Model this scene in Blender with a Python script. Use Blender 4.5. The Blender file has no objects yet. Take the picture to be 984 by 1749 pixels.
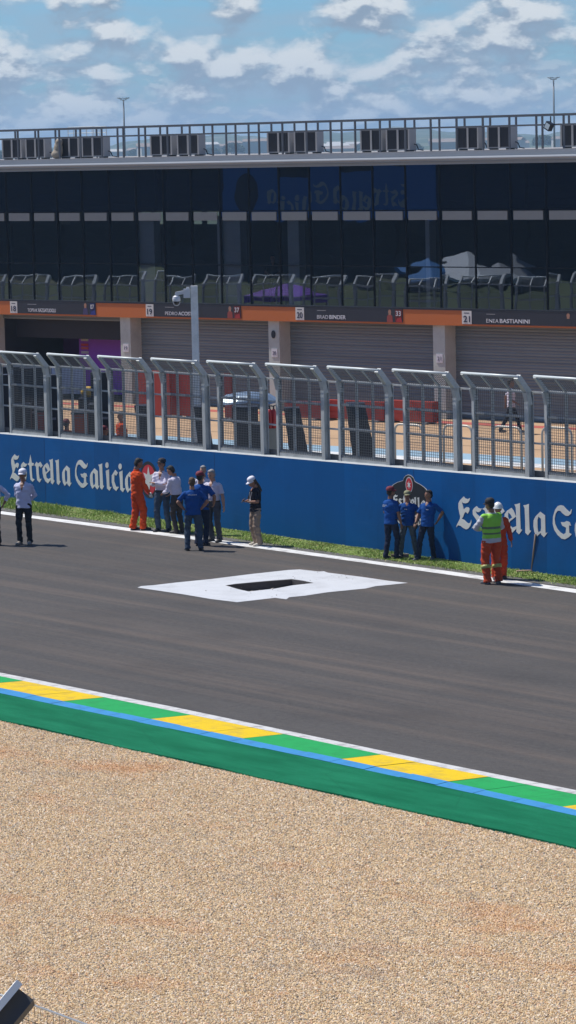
import bpy, bmesh, math, random
import numpy as np
from mathutils import Vector, Matrix, geometry
R = math.radians
random.seed(7)
SC = bpy.context.scene
COL = SC.collection

# ------------------------------------------------------------------ camera geometry (surveyed from the photograph)
F, HC, CX, CY = 5700.0, 9.3, 492.0, 874.5
YAW = math.atan2(5192, F); PITCH = math.atan((874.5 - 251) / F); ROLL = 0.0225
FW = Vector((-math.sin(YAW) * math.cos(PITCH), math.cos(YAW) * math.cos(PITCH), -math.sin(PITCH)))
RT0 = Vector((math.cos(YAW), math.sin(YAW), 0)); UP0 = RT0.cross(FW)
RT = RT0 * math.cos(ROLL) - UP0 * math.sin(ROLL); UPV = RT0 * math.sin(ROLL) + UP0 * math.cos(ROLL)
CAM = Vector((0, 0, HC))
def ray(px, py): return FW * F + RT * (px - CX) - UPV * (py - CY)
def G(px, py, z=0.0):
    d = ray(px, py); return CAM + d * ((z - HC) / d.z)
def W(px, py, y):
    d = ray(px, py); return CAM + d * (y / d.y)
def D(px, py, depth): return CAM + ray(px, py) * (depth / F)
def depth_of(p): return (Vector(p) - CAM).dot(FW)

cam = bpy.data.cameras.new('camera'); co = bpy.data.objects.new('camera', cam); COL.objects.link(co)
cam.sensor_fit = 'VERTICAL'; cam.sensor_height = 36; cam.lens = F / 1749 * 36
cam.clip_start = 0.5; cam.clip_end = 30000
M = Matrix((RT, UPV, -FW)).transposed().to_4x4(); M.translation = CAM
co.matrix_world = M; SC.camera = co

# ------------------------------------------------------------------ materials
def srgb(h):
    if not isinstance(h, str): return tuple(h)
    h = h.lstrip('#'); c = [int(h[i:i+2], 16) / 255 for i in (0, 2, 4)]
    return tuple(x / 12.92 if x <= .04045 else ((x + .055) / 1.055) ** 2.4 for x in c)
def newmat(name):
    m = bpy.data.materials.new(name); m.use_nodes = True
    return m, m.node_tree.nodes, m.node_tree.links, m.node_tree.nodes['Principled BSDF']
def mix(nt, lk, fac, a, b, blend='MIX'):
    n = nt.new('ShaderNodeMix'); n.data_type = 'RGBA'; n.blend_type = blend
    for i, v in ((0, fac), (6, a), (7, b)):
        if hasattr(v, 'is_linked') or hasattr(v, 'links'): lk.new(v, n.inputs[i])
        elif i == 0: n.inputs[0].default_value = v
        else: n.inputs[i].default_value = (*v[:3], 1)
    return n.outputs[2]
def noise(nt, lk, scale, detail=4, rough=.6, vec=None, sc=None, dist=0):
    n = nt.new('ShaderNodeTexNoise'); n.inputs['Scale'].default_value = scale
    n.inputs['Detail'].default_value = detail; n.inputs['Roughness'].default_value = rough; n.inputs['Distortion'].default_value = dist
    if vec is None:
        t = nt.new('ShaderNodeTexCoord'); vec = t.outputs['Object']
    if sc is not None:
        mp = nt.new('ShaderNodeMapping'); lk.new(vec, mp.inputs[0]); mp.inputs['Scale'].default_value = sc; vec = mp.outputs[0]
    lk.new(vec, n.inputs['Vector']); return n.outputs['Fac']
def ramp(nt, lk, src, stops):
    r = nt.new('ShaderNodeValToRGB'); lk.new(src, r.inputs[0]); e = r.color_ramp.elements
    while len(e) < len(stops): e.new(.5)
    for el, (p, c) in zip(e, stops):
        el.position = p; el.color = (c, c, c, 1) if isinstance(c, (int, float)) else (*srgb(c), 1)
    return r.outputs[0]
_mats = {}
def mat(name, col, rough=.6, metal=0, var=.12, vscale=3, bump=0, bscale=40, spec=.5, dirt=None, dscale=1.0):
    if name in _mats: return _mats[name]
    m, nt, lk, bs = newmat(name); c = srgb(col)
    n = noise(nt, lk, vscale, 5, .65)
    out = mix(nt, lk, n, [x * (1 - var) for x in c], [min(1, x * (1 + var)) for x in c])
    if dirt:
        d = noise(nt, lk, dscale, 6, .7); d = ramp(nt, lk, d, [(.48, 0.0), (.68, 1.0)])
        out = mix(nt, lk, d, out, srgb(dirt))
    lk.new(out, bs.inputs['Base Color']); bs.inputs['Roughness'].default_value = rough
    bs.inputs['Metallic'].default_value = metal; bs.inputs['Specular IOR Level'].default_value = spec
    if bump:
        b = nt.new('ShaderNodeBump'); b.inputs['Strength'].default_value = bump; b.inputs['Distance'].default_value = .02
        lk.new(noise(nt, lk, bscale, 4, .6), b.inputs['Height']); lk.new(b.outputs[0], bs.inputs['Normal'])
    _mats[name] = m; return m
def cloth(name, col, rough=.85): return mat(name, col, rough, 0, .16, 6, .55, 9, .2)

# ------------------------------------------------------------------ mesh helpers
class MB:
    def __init__(s): s.v = []; s.f = []; s.m = []
    def add(s, vs, fs, mi=0):
        o = len(s.v); s.v += [tuple(v) for v in vs]; s.f += [tuple(i + o for i in f) for f in fs]; s.m += [mi] * len(fs)
    def box(s, x0, x1, y0, y1, z0, z1, mi=0, mx=None):
        vs = [Vector((x, y, z)) for z in (z0, z1) for y in (y0, y1) for x in (x0, x1)]
        if mx: vs = [mx @ v for v in vs]
        s.add(vs, [(0, 2, 3, 1), (4, 5, 7, 6), (0, 1, 5, 4), (2, 6, 7, 3), (0, 4, 6, 2), (1, 3, 7, 5)], mi)
    def bar(s, a, b, w, h=None, mi=0, up=(0, 0, 1)):
        a, b = Vector(a), Vector(b); h = h or w; d = (b - a); L = d.length
        if L < 1e-6: return
        d /= L; u = Vector(up)
        if abs(d.dot(u)) > .98: u = Vector((0, 1, 0))
        x = d.cross(u).normalized(); y = x.cross(d)
        vs = [p + x * (sx * w / 2) + y * (sy * h / 2) for p in (a, b) for sy in (-1, 1) for sx in (-1, 1)]
        s.add(vs, [(0, 2, 3, 1), (4, 5, 7, 6), (0, 1, 5, 4), (2, 6, 7, 3), (0, 4, 6, 2), (1, 3, 7, 5)], mi)
    def tube(s, pts, r, n=10, mi=0, caps=True):
        pts = [Vector(p) for p in pts]; rr = r if isinstance(r, (list, tuple)) else [r] * len(pts); o = []; ref = None
        for i, p in enumerate(pts):
            d = (pts[min(i + 1, len(pts) - 1)] - pts[max(i - 1, 0)]).normalized()
            if ref is None: ref = Vector((1, 0, 0)) if abs(d.x) < .9 else Vector((0, 1, 0))
            x = (ref - d * ref.dot(d)).normalized(); y = d.cross(x); ref = x
            q = rr[i]; ra, rb = q if isinstance(q, (list, tuple)) else (q, q)
            o.append([p + x * (ra * math.cos(t)) + y * (rb * math.sin(t)) for t in [2 * math.pi * k / n for k in range(n)]])
        vs = [v for ring in o for v in ring]; fs = []
        for i in range(len(o) - 1):
            for k in range(n):
                a, b = i * n + k, i * n + (k + 1) % n
                fs.append((a, b, b + n, a + n))
        if caps: fs += [tuple(range(n))[::-1], tuple(range((len(o) - 1) * n, len(o) * n))]
        s.add(vs, fs, mi)
    def ell(s, c, r, mx=None, nu=12, nv=8, mi=0):
        c = Vector(c); vs = []
        for j in range(1, nv):
            t = math.pi * j / nv
            for k in range(nu):
                p = 2 * math.pi * k / nu; vs.append(Vector((r[0] * math.sin(t) * math.cos(p), r[1] * math.sin(t) * math.sin(p), r[2] * math.cos(t))))
        vs += [Vector((0, 0, r[2])), Vector((0, 0, -r[2]))]
        if mx: vs = [mx @ v for v in vs]
        vs = [v + c for v in vs]; fs = []
        for j in range(nv - 2):
            for k in range(nu):
                a, b = j * nu + k, j * nu + (k + 1) % nu; fs.append((a, a + nu, b + nu, b))
        T, B = len(vs) - 2, len(vs) - 1
        for k in range(nu):
            fs.append((T, k, (k + 1) % nu)); a = (nv - 2) * nu
            fs.append((B, a + (k + 1) % nu, a + k))
        s.add(vs, fs, mi)
    def prism(s, poly, d, fn, holes=(), mi=0):
        """extrude a 2D polygon (with holes) of thickness d; fn(x, y, t) -> 3D point, t from 0 to d outwards"""
        loops = [list(poly)] + [list(h) for h in holes]; pts = []; edges = []
        for lp in loops:
            o = len(pts); n = len(lp); pts += [Vector(p) for p in lp]; edges += [(o + i, o + (i + 1) % n) for i in range(n)]
        cp, ce, cf, ov, oe, of = geometry.delaunay_2d_cdt(pts, edges, [], 0, 1e-6)
        def inside(p, lp):
            c = False; j = len(lp) - 1
            for i in range(len(lp)):
                a, b = lp[i], lp[j]
                if (a[1] > p[1]) != (b[1] > p[1]) and p[0] < (b[0] - a[0]) * (p[1] - a[1]) / (b[1] - a[1]) + a[0]: c = not c
                j = i
            return c
        keep = []
        for f in cf:
            c = [sum(cp[i][k] for i in f) / len(f) for k in (0, 1)]
            if inside(c, loops[0]) and not any(inside(c, h) for h in loops[1:]): keep.append(f)
        n = len(cp)
        vs = [fn(p[0], p[1], d) for p in cp] + ([fn(p[0], p[1], 0) for p in cp] if d else [])
        fs = [tuple(f) for f in keep]
        if d:
            fs += [tuple(i + n for i in f)[::-1] for f in keep]
            cnt = {}
            for f in keep:
                for i in range(len(f)):
                    e = (f[i], f[(i + 1) % len(f)]); cnt[e] = cnt.get(e, 0) + 1
            for (a, b) in list(cnt):
                if (b, a) not in cnt: fs.append((a, b + 0, b + n, a + n)[::-1])
        s.add(vs, fs, mi)
    def mesh(s, name, mats):
        me = bpy.data.meshes.new(name); me.from_pydata(s.v, [], s.f)
        for m in (mats if isinstance(mats, (list, tuple)) else [mats]): me.materials.append(m)
        me.polygons.foreach_set('material_index', s.m); me.update(); return me
    def build(s, name, mats, parent=None, loc=(0, 0, 0), rz=0, smooth=False, fix=True, **tags):
        me = s.mesh(name, mats)
        if fix:
            bm = bmesh.new(); bm.from_mesh(me); bmesh.ops.recalc_face_normals(bm, faces=bm.faces); bm.to_mesh(me); bm.free()
        o = bpy.data.objects.new(name, me); COL.objects.link(o); o.location = loc; o.rotation_euler = (0, 0, rz)
        if parent: o.parent = parent
        if smooth:
            me.polygons.foreach_set('use_smooth', [True] * len(me.polygons))
        for k, v in tags.items(): o[k] = v
        return o
def thing(name, label, cat, loc=(0, 0, 0), rz=0, group=None):
    o = bpy.data.objects.new(name, None); COL.objects.link(o); o.location = loc; o.rotation_euler = (0, 0, rz)
    o['label'] = label; o['category'] = cat
    if group: o['group'] = group
    o.empty_display_size = .2
    return o
KIDS = {}
def dup(root, loc, rz=None, label=None):
    def kids(o): return [c for c in COL.objects if c.parent == o]
    if root.name not in KIDS: KIDS[root.name] = [(c, kids(c)) for c in kids(root)]
    r = root.copy(); COL.objects.link(r); r.location = loc
    if rz is not None: r.rotation_euler = (0, 0, rz)
    if label: r['label'] = label
    for ch, gs in KIDS[root.name]:
        c = ch.copy(); COL.objects.link(c); c.parent = r
        for g in gs:
            d = g.copy(); COL.objects.link(d); d.parent = c
    return r
def remesh(mb, name, mats, parent, vox=.01, smooth=4, paint=None, fold=0, **tags):
    """one closed continuous surface grown over the shaped volumes in mb"""
    me = mb.mesh(name + '_src', [mats[0] if isinstance(mats, (list, tuple)) else mats])
    bm = bmesh.new(); bm.from_mesh(me); bmesh.ops.recalc_face_normals(bm, faces=bm.faces); bm.to_mesh(me); bm.free()
    o = bpy.data.objects.new(name, me); TMPCOL.objects.link(o)
    a = o.modifiers.new('r', 'REMESH'); a.mode = 'VOXEL'; a.voxel_size = vox; a.use_smooth_shade = True
    b = o.modifiers.new('s', 'SMOOTH'); b.factor = .5; b.iterations = smooth
    dg = bpy.context.evaluated_depsgraph_get(); ev = o.evaluated_get(dg)
    m2 = bpy.data.meshes.new_from_object(ev); m2.name = name
    o.modifiers.clear(); o.data = m2; TMPCOL.objects.unlink(o); COL.objects.link(o)
    if fold:
        n_ = len(m2.vertices); c_ = np.zeros(n_ * 3); m2.vertices.foreach_get('co', c_); c_ = c_.reshape(n_, 3); q_ = np.zeros(n_ * 3); m2.vertices.foreach_get('normal', q_); q_ = q_.reshape(n_, 3)
        x_, y_, z_ = c_.T; ph = (n_ % 17) * .7
        f_ = np.sin(34 * z_ + 14 * x_ + 3 * np.sin(9 * y_ + ph) + ph) + .8 * np.sin(27 * x_ - 41 * z_ + 4 * np.sin(11 * z_ + ph)) + .6 * np.sin(61 * z_ + 33 * y_ + 2 * np.sin(17 * x_))
        c_ += q_ * (f_ * fold)[:, None]; m2.vertices.foreach_set('co', c_.ravel()); m2.update()
    m2.materials.clear()
    for m in (mats if isinstance(mats, (list, tuple)) else [mats]): m2.materials.append(m)
    if paint:
        n = len(m2.polygons); c = np.zeros(n * 3); m2.polygons.foreach_get('center', c); c = c.reshape(n, 3)
        m2.polygons.foreach_set('material_index', paint(c).astype(int))
    m2.polygons.foreach_set('use_smooth', [True] * len(m2.polygons))
    if parent: o.parent = parent
    for k, v in tags.items(): o[k] = v
    return o
TMPCOL = COL

# ================================================================== SKY AND SUN
SUN_EL = R(58); SHADOW = Vector((.976, .218, 0)).normalized()
sun = bpy.data.lights.new('sun', 'SUN'); sun.energy = 5.0; sun.angle = R(.53); sun.color = (1, .955, .88)
so = bpy.data.objects.new('sun', sun); COL.objects.link(so)
sd = Vector((SHADOW.x * math.cos(SUN_EL), SHADOW.y * math.cos(SUN_EL), -math.sin(SUN_EL)))
so.rotation_euler = sd.to_track_quat('-Z', 'Y').to_euler(); so.location = (0, 0, 60)

w = bpy.data.worlds.new('World'); SC.world = w; w.use_nodes = True
nt, lk = w.node_tree.nodes, w.node_tree.links
bg = nt['Background']; sky = nt.new('ShaderNodeTexSky'); sky.sky_type = 'NISHITA'; sky.sun_disc = False
sky.sun_elevation = SUN_EL; sky.sun_rotation = math.atan2(-sd.x, -sd.y)
sky.altitude = 700; sky.air_density = 1.0; sky.dust_density = .6; sky.ozone_density = 1.5
tc = nt.new('ShaderNodeTexCoord'); sp = nt.new('ShaderNodeSeparateXYZ'); lk.new(tc.outputs['Generated'], sp.inputs[0])
def mth(op, a, b=None, c=None):
    n = nt.new('ShaderNodeMath'); n.operation = op
    for i, v in enumerate((a, b, c)):
        if v is None: continue
        if isinstance(v, (int, float)): n.inputs[i].default_value = v
        else: lk.new(v, n.inputs[i])
    return n.outputs[0]
az = mth('ARCTAN2', sp.outputs[1], sp.outputs[0]); el = mth('ARCSINE', sp.outputs[2])
def cloudn(k, kz, off, dz=0.0, detail=7, rough=.55, dist=.12):
    cb = nt.new('ShaderNodeCombineXYZ'); lk.new(mth('MULTIPLY', az, k), cb.inputs[0])
    lk.new(mth('MULTIPLY', mth('ADD', el, dz), kz), cb.inputs[1]); cb.inputs[2].default_value = off
    n = nt.new('ShaderNodeTexNoise'); n.inputs['Scale'].default_value = 1; n.inputs['Detail'].default_value = detail
    n.inputs['Roughness'].default_value = rough; n.inputs['Distortion'].default_value = dist
    lk.new(cb.outputs[0], n.inputs['Vector']); return n.outputs['Fac']
def rmp(src, a, b, c=0, d=1):
    n = nt.new('ShaderNodeMapRange'); lk.new(src, n.inputs[0]); n.interpolation_type = 'SMOOTHSTEP'
    for i, v in zip((1, 2, 3, 4), (a, b, c, d)): n.inputs[i].default_value = v
    return n.outputs[0]
K, KZ, SEED = 46, 80, 12.4
n0 = cloudn(K, KZ, SEED); n1 = cloudn(K, KZ, SEED, .0042)          # sampled a little higher: lit tops, grey bases
cover = mth('ADD', rmp(el, 0, .045, .10, .02), rmp(el, .06, .35, 0, -.10))
dens = rmp(mth('ADD', n0, cover), .44, .625)
lit = rmp(mth('SUBTRACT', n0, n1), -.05, .085)
n2 = cloudn(K * .45, KZ * 1.6, 9.1, detail=4)                       # thin veil
veil = mth('MULTIPLY', rmp(n2, .36, .58), rmp(el, .0, .10, .9, .0))
skyc = mix(nt, lk, 1.0, sky.outputs[0], (.42, .74, 1.12), 'MULTIPLY')
S = 9.0
ccol = mix(nt, lk, lit, (.31 * S, .40 * S, .51 * S), (.86 * S, .90 * S, .92 * S))
c1 = mix(nt, lk, veil, skyc, (.38 * S, .52 * S, .66 * S))
# only the low sky is dressed with cloud at full strength; higher up it thins out to scattered cumulus
n3 = cloudn(120, 260, 5.3, detail=6); n4 = cloudn(120, 260, 5.3, .0012, detail=6)      # far small cumulus low on the sky
lit2 = rmp(mth('SUBTRACT', n3, n4), -.05, .07); low = mth('MULTIPLY', rmp(n3, .47, .60), rmp(el, .012, .034, .85, 0))
c1 = mix(nt, lk, low, c1, mix(nt, lk, lit2, (.36 * S, .46 * S, .58 * S), (.70 * S, .76 * S, .80 * S)))
c2 = mix(nt, lk, dens, c1, ccol)
lk.new(c2, bg.inputs['Color']); bg.inputs['Strength'].default_value = .10

SC.view_settings.view_transform = 'Standard'; SC.view_settings.look = 'None'
SC.view_settings.exposure = 0; SC.view_settings.gamma = 1; SC.view_settings.use_curve_mapping = False
SC.render.engine = 'CYCLES'
cy = SC.cycles; cy.use_denoising = True; cy.max_bounces = 6; cy.transparent_max_bounces = 12; cy.volume_bounces = 0
cy.sample_clamp_indirect = 8; cy.caustics_reflective = False; cy.caustics_refractive = False
# ================================================================== GROUND, TRACK, KERB
ASPH_A = math.atan2(54.75 - 58.85, -41.84 + 63.75)          # direction of the track
def rotvec(nt, lk, ang, sc):
    t = nt.new('ShaderNodeTexCoord'); a = nt.new('ShaderNodeMapping'); a.inputs['Rotation'].default_value = (0, 0, -ang)
    lk.new(t.outputs['Object'], a.inputs[0]); b = nt.new('ShaderNodeMapping'); b.inputs['Scale'].default_value = sc
    lk.new(a.outputs[0], b.inputs[0]); return b.outputs[0]
def asphalt_mat():
    m, nt, lk, bs = newmat('asphalt')
    s1 = noise(nt, lk, 1, 6, .62, rotvec(nt, lk, ASPH_A, (.035, 1.7, 1)))
    s2 = noise(nt, lk, 1, 4, .6, rotvec(nt, lk, ASPH_A, (.02, .22, 1)))
    s3 = noise(nt, lk, 1, 4, .7, rotvec(nt, lk, ASPH_A, (.10, 7, 1)))
    g = noise(nt, lk, 38, 4, .85); g2 = noise(nt, lk, 9, 5, .8); g3 = noise(nt, lk, .35, 5, .6)
    col = ramp(nt, lk, s2, [(.32, (.040, .037, .036)), (.66, (.078, .071, .067))])
    col = mix(nt, lk, ramp(nt, lk, s1, [(.46, 0.0), (.68, .85)]), col, (.122, .093, .075))
    col = mix(nt, lk, ramp(nt, lk, s3, [(.42, 0.0), (.72, .55)]), col, (.045, .042, .042))
    col = mix(nt, lk, ramp(nt, lk, g, [(.42, 0.0), (.70, .5)]), col, (.15, .14, .13))
    col = mix(nt, lk, ramp(nt, lk, g2, [(.45, 0.0), (.75, .55)]), col, (.125, .115, .105)); col = mix(nt, lk, ramp(nt, lk, g2, [(.25, .5), (.45, 0.0)]), col, (.030, .028, .027)); col = mix(nt, lk, ramp(nt, lk, g3, [(.5, 0.0), (.7, .35)]), col, (.040, .037, .036))
    lk.new(col, bs.inputs['Base Color']); bs.inputs['Roughness'].default_value = .8; bs.inputs['Specular IOR Level'].default_value = .2
    b = nt.new('ShaderNodeBump'); b.inputs['Strength'].default_value = .5; b.inputs['Distance'].default_value = .01
    lk.new(g, b.inputs['Height']); lk.new(b.outputs[0], bs.inputs['Normal']); return m
ASPHALT = asphalt_mat()
WHITEPAINT = mat('white_paint', (.72, .72, .71), .6, var=.07, vscale=8, dirt=(.42, .41, .4), dscale=2.2)
PATCHPAINT = mat('patch_paint', (.61, .62, .635), .5, var=.08, vscale=3, dirt=(.50, .505, .515), dscale=1.2)

def ext(px, far=170):
    p = [G(*q).to_2d() for q in px]
    a = p[0] + (p[0] - p[1]).normalized() * far; b = p[-1] + (p[-1] - p[-2]).normalized() * far
    return [a] + p + [b]
E_GRASS = [(0, 867), (385, 918), (634, 953), (984, 1000)]
E_L1 = [(0, 873), (385, 923.5), (634, 957), (984, 1006.5)]
E_L2 = [(0, 878), (385, 929), (634, 963), (984, 1013)]
E_W1 = [(0, 1149), (300, 1208.5), (484, 1247), (740, 1301), (984, 1350)]
E_W2 = [(0, 1156), (300, 1216.5), (484, 1254.5), (740, 1309), (984, 1358)]
E_BK = [(0, 1179), (300, 1241.5), (484, 1280.5), (740, 1335), (984, 1388)]
E_BL = [(0, 1186.5), (300, 1249), (484, 1288), (740, 1343), (984, 1396.5)]
E_GR = [(0, 1230.6), (300, 1297), (484, 1338), (740, 1395), (984, 1450)]
def strip(name, a, b, z, m, **tags):
    mb = MB(); n = len(a); mb.add([(p.x, p.y, z) for p in a] + [(p.x, p.y, z) for p in b], [(i, i + n, i + n + 1, i + 1) for i in range(n - 1)])
    me = mb.mesh(name, m); o = bpy.data.objects.new(name, me); COL.objects.link(o); o['kind'] = 'structure'
    me.flip_normals() if me.polygons[0].normal.z < 0 else None
    return o
# hole dug in the asphalt
HOLE = [G(*p).to_2d() for p in [(388, 1000), (402, 998), (455, 993.2), (498, 990), (516, 992.5), (533, 996), (500, 999.5), (470, 1005), (425, 1010), (408, 1006)]]
def sheet_with_hole(name, outer, z, m, hole, **tags):
    mb = MB(); mb.prism(outer, 0, lambda x, y, t: (x, y, z), [hole]); me = mb.mesh(name, m)
    bm = bmesh.new(); bm.from_mesh(me); bmesh.ops.recalc_face_normals(bm, faces=bm.faces)
    bm.faces.ensure_lookup_table()
    if bm.faces[0].normal.z < 0: bmesh.ops.reverse_faces(bm, faces=bm.faces)
    bm.to_mesh(me); bm.free(); o = bpy.data.objects.new(name, me); COL.objects.link(o)
    for k, v in tags.items(): o[k] = v
    return o
def land_mat():
    m, nt, lk, bs = newmat('land')
    a = noise(nt, lk, .012, 8, .6); b = noise(nt, lk, .15, 6, .6)
    col = ramp(nt, lk, a, [(.35, (.035, .06, .018)), (.5, (.07, .085, .03)), (.68, (.16, .12, .075))])
    col = mix(nt, lk, ramp(nt, lk, b, [(.4, 0.0), (.7, .6)]), col, (.05, .075, .025))
    lk.new(col, bs.inputs['Base Color']); bs.inputs['Roughness'].default_value = .95; return m
LAND = land_mat()
sheet_with_hole('ground', [Vector(p) for p in ((-7000, -5000), (7000, -5000), (7000, 7000), (-7000, 7000))], -.12, LAND, HOLE, kind='structure')
a, b = ext(E_GRASS), ext(E_W2)
sheet_with_hole('race_track', a + b[::-1], 0, ASPHALT, HOLE, kind='structure')
strip('track_edge_line', ext(E_L1), ext(E_L2), .004, WHITEPAINT)
# dark loose strip between the line and the grass
VERGE = mat('verge', (.13, .125, .12), .95, var=.5, vscale=14, bump=1, bscale=60)
E_VG = [(x, y + (3.2 if x < 500 else 2)) for x, y in E_GRASS]
strip('verge', ext([(x, y - 3) for x, y in E_GRASS]), ext([(x, y + 5) for x, y in E_GRASS]), .006, VERGE)
# the hole
mb = MB(); n = len(HOLE); cz = -.20; rnd = random.Random(3)
top = [(p.x, p.y, .0) for p in HOLE]; bot = [(p.x * 1 + rnd.uniform(-.03, .03), p.y + rnd.uniform(-.03, .03), cz) for p in HOLE]
mb.add(top + bot, [(i, (i + 1) % n, (i + 1) % n + n, i + n) for i in range(n)], 0)
mb.add(bot, [tuple(range(n))], 1)
cxh = sum(p.x for p in HOLE) / n; cyh = sum(p.y for p in HOLE) / n
SOIL = mat('soil', (.20, .15, .12), .95, var=.5, vscale=12, bump=1, bscale=30); CUT = mat('asphalt_cut', (.06, .055, .055), .9, var=.4, vscale=15)
mb.build('track_hole', [CUT, SOIL], fix=False, kind='structure')
mb = MB()
for i in range(520):
    u, v = rnd.random(), rnd.random(); q = HOLE[0].lerp(HOLE[3], u).lerp(HOLE[8].lerp(HOLE[5], u), v)
    s = rnd.uniform(.02, .06); mb.ell((q.x, q.y, cz + s * .4), (s, s * rnd.uniform(.6, 1), s * .6), Matrix.Rotation(rnd.uniform(0, 3), 3, 'Z'), 6, 4, 0)
mb.build('rubble', mat('rubble', (.60, .52, .45), .9, var=.6, vscale=9), kind='stuff')
for i in range(45):
    a_ = rnd.choice([(545, 975.5, 8, 1.5), (420, 1008, 30, 2.5), (520, 989, 20, 2), (600, 985, 40, 4), (470, 1022, 25, 2)]); p_ = G(a_[0] + rnd.gauss(0, a_[2]), a_[1] + rnd.gauss(0, a_[3])); s = rnd.uniform(.005, .016); mbc = globals().setdefault('_chips', MB()); mbc.ell((p_.x, p_.y, .006 + s * .4), (s, s * .8, s * .6), None, 6, 4, 0)
_chips.build('loose_chips', mat('chips', (.30, .27, .25), .9, var=.5, vscale=9), kind='stuff')
# white painted repair area round the hole
PO = [(235, 1004), (241, 1001.5), (262, 1000), (300, 995.5), (360, 989.5), (428, 981), (492, 974), (512, 973), (545, 976.5), (553, 976), (560, 978.5), (620, 986), (664, 992.5), (697, 996), (668, 999),
      (642, 1001.5), (625, 1005.5), (560, 1012), (520, 1018), (494, 1020.5), (489, 1024), (470, 1021.5), (405, 1029), (360, 1023.5), (310, 1015), (262, 1008)]
HOLE_OUT = [G(*p).to_2d() for p in [(385, 1000.2), (402, 997.6), (455, 992.7), (498, 989.4), (517, 992), (536, 996.1), (500, 1000.2), (470, 1005.8), (425, 1010.8), (406, 1006.6)]]
sheet_with_hole('painted_patch', [G(*p).to_2d() for p in PO], .006, PATCHPAINT, HOLE_OUT, kind='structure')

# ---- kerb, in its own frame
K0 = G(38, 1164); KA = math.atan2(37.718 - 39.967, -30.482 + 42.859); KM = Matrix.Rotation(-KA, 3, 'Z')
def kloc(px): return [(KM @ (Vector((p.x, p.y, 0)) - Vector((K0.x, K0.y, 0)))).to_2d() for p in ext(px, 90)]
def vat(line, x):
    for p, q in zip(line, line[1:]):
        if p.x <= x <= q.x: return p.y + (q.y - p.y) * (x - p.x) / (q.x - p.x)
    return line[0].y if x < line[0].x else line[-1].y
KW1, KW2, KB, KBL, KG = map(kloc, (E_W1, E_W2, E_BK, E_BL, E_GR))
YEL = mat('kerb_yellow', (.74, .50, .008), .65, var=.08, vscale=7, dirt=(.52, .36, .05), dscale=2.4, spec=.15)
GRN = mat('kerb_green', (.02, .34, .085), .6, var=.08, vscale=5, dirt=(.02, .27, .07), dscale=3, spec=.15)
BLU = mat('kerb_blue', (.05, .25, .52), .6, var=.08, vscale=5, dirt=(.05, .20, .42), dscale=3, spec=.15)
CRK = mat('kerb_joint', (.03, .05, .03), .9)
KWH = mat('kerb_white', (.60, .59, .57), .6, var=.12, vscale=9, dirt=(.33, .31, .30), dscale=4)
mb = MB(); rnd = random.Random(5); sub = 2.513 / 3; i0 = -66
for i in range(i0, 90):
    x0, x1 = i * sub, (i + 1) * sub; g = .004; c = 0 if (i // 3) % 2 == 0 else 1
    dz = rnd.uniform(-.004, .004); jl = rnd.uniform(-.02, .02); 
    def q(xa, xb, la, lb, za, zb, mi, ja=0, jb=0):
        mb.add([(xa, vat(la, xa) + ja, za), (xb, vat(la, xb) + ja, za), (xb, vat(lb, xb) + jb, zb), (xa, vat(lb, xa) + jb, zb)], [(3, 2, 1, 0)], mi)
    q(x0 + g, x1 - g, KW1, KW2, .004, .012, 2)
    q(x0 + g, x1 - g, KW2, KB, .012 + dz, .045 + dz, c, 0, jl)
    q(x0 + g, x1 - g, KB, KBL, .045 + dz, .030 + dz, 3, jl, rnd.uniform(-.012, .012))
    q(x0, x1, KW1, KBL, .001, .022, 4)
mb.build('kerb', [YEL, GRN, KWH, BLU, CRK], None, (K0.x, K0.y, 0), KA, fix=False, kind='structure')
def green_mat():
    m, nt, lk, bs = newmat('green_concrete')
    n1 = noise(nt, lk, 1, 5, .65, rotvec(nt, lk, 0, (.5, 2.5, 1))); n2 = noise(nt, lk, 40, 3, .7)
    col = ramp(nt, lk, n1, [(.35, (.002, .125, .055)), (.7, (.012, .205, .098))])
    col = mix(nt, lk, ramp(nt, lk, n2, [(.35, 0.0), (.75, .55)]), col, (.003, .075, .035))
    w_ = nt.new('ShaderNodeTexVoronoi'); w_.feature = 'DISTANCE_TO_EDGE'; w_.inputs['Scale'].default_value = .45
    lk.new(rotvec(nt, lk, 0, (1, 1.6, 1)), w_.inputs['Vector'])
    col = mix(nt, lk, ramp(nt, lk, w_.outputs['Distance'], [(0, .35), (.006, 0.0)]), col, (.004, .06, .03))
    lk.new(col, bs.inputs['Base Color']); bs.inputs['Roughness'].default_value = .9; bs.inputs['Specular IOR Level'].default_value = .1
    b = nt.new('ShaderNodeBump'); b.inputs['Strength'].default_value = .7; b.inputs['Distance'].default_value = .01
    lk.new(n2, b.inputs['Height']); lk.new(b.outputs[0], bs.inputs['Normal']); return m
mb = MB(); xs = [i0 * sub + i * .5 for i in range(256)]; rnd = random.Random(9)
vs = []
for x in xs:
    e = vat(KG, x) + .02 * math.sin(x * 1.7) + rnd.uniform(-.015, .015)
    vs += [(x, vat(KBL, x) + .004, .026), (x, vat(KBL, x) * .5 + e * .5, .022), (x, e, .02), (x, e, -.08)]
fs = [(4 * i + k, 4 * i + k + 1, 4 * i + k + 5, 4 * i + k + 4) for i in range(len(xs) - 1) for k in range(3)]
mb.add(vs, fs); go = mb.build('green_run_off', green_mat(), None, (K0.x, K0.y, 0), KA, fix=False, kind='structure')

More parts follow.
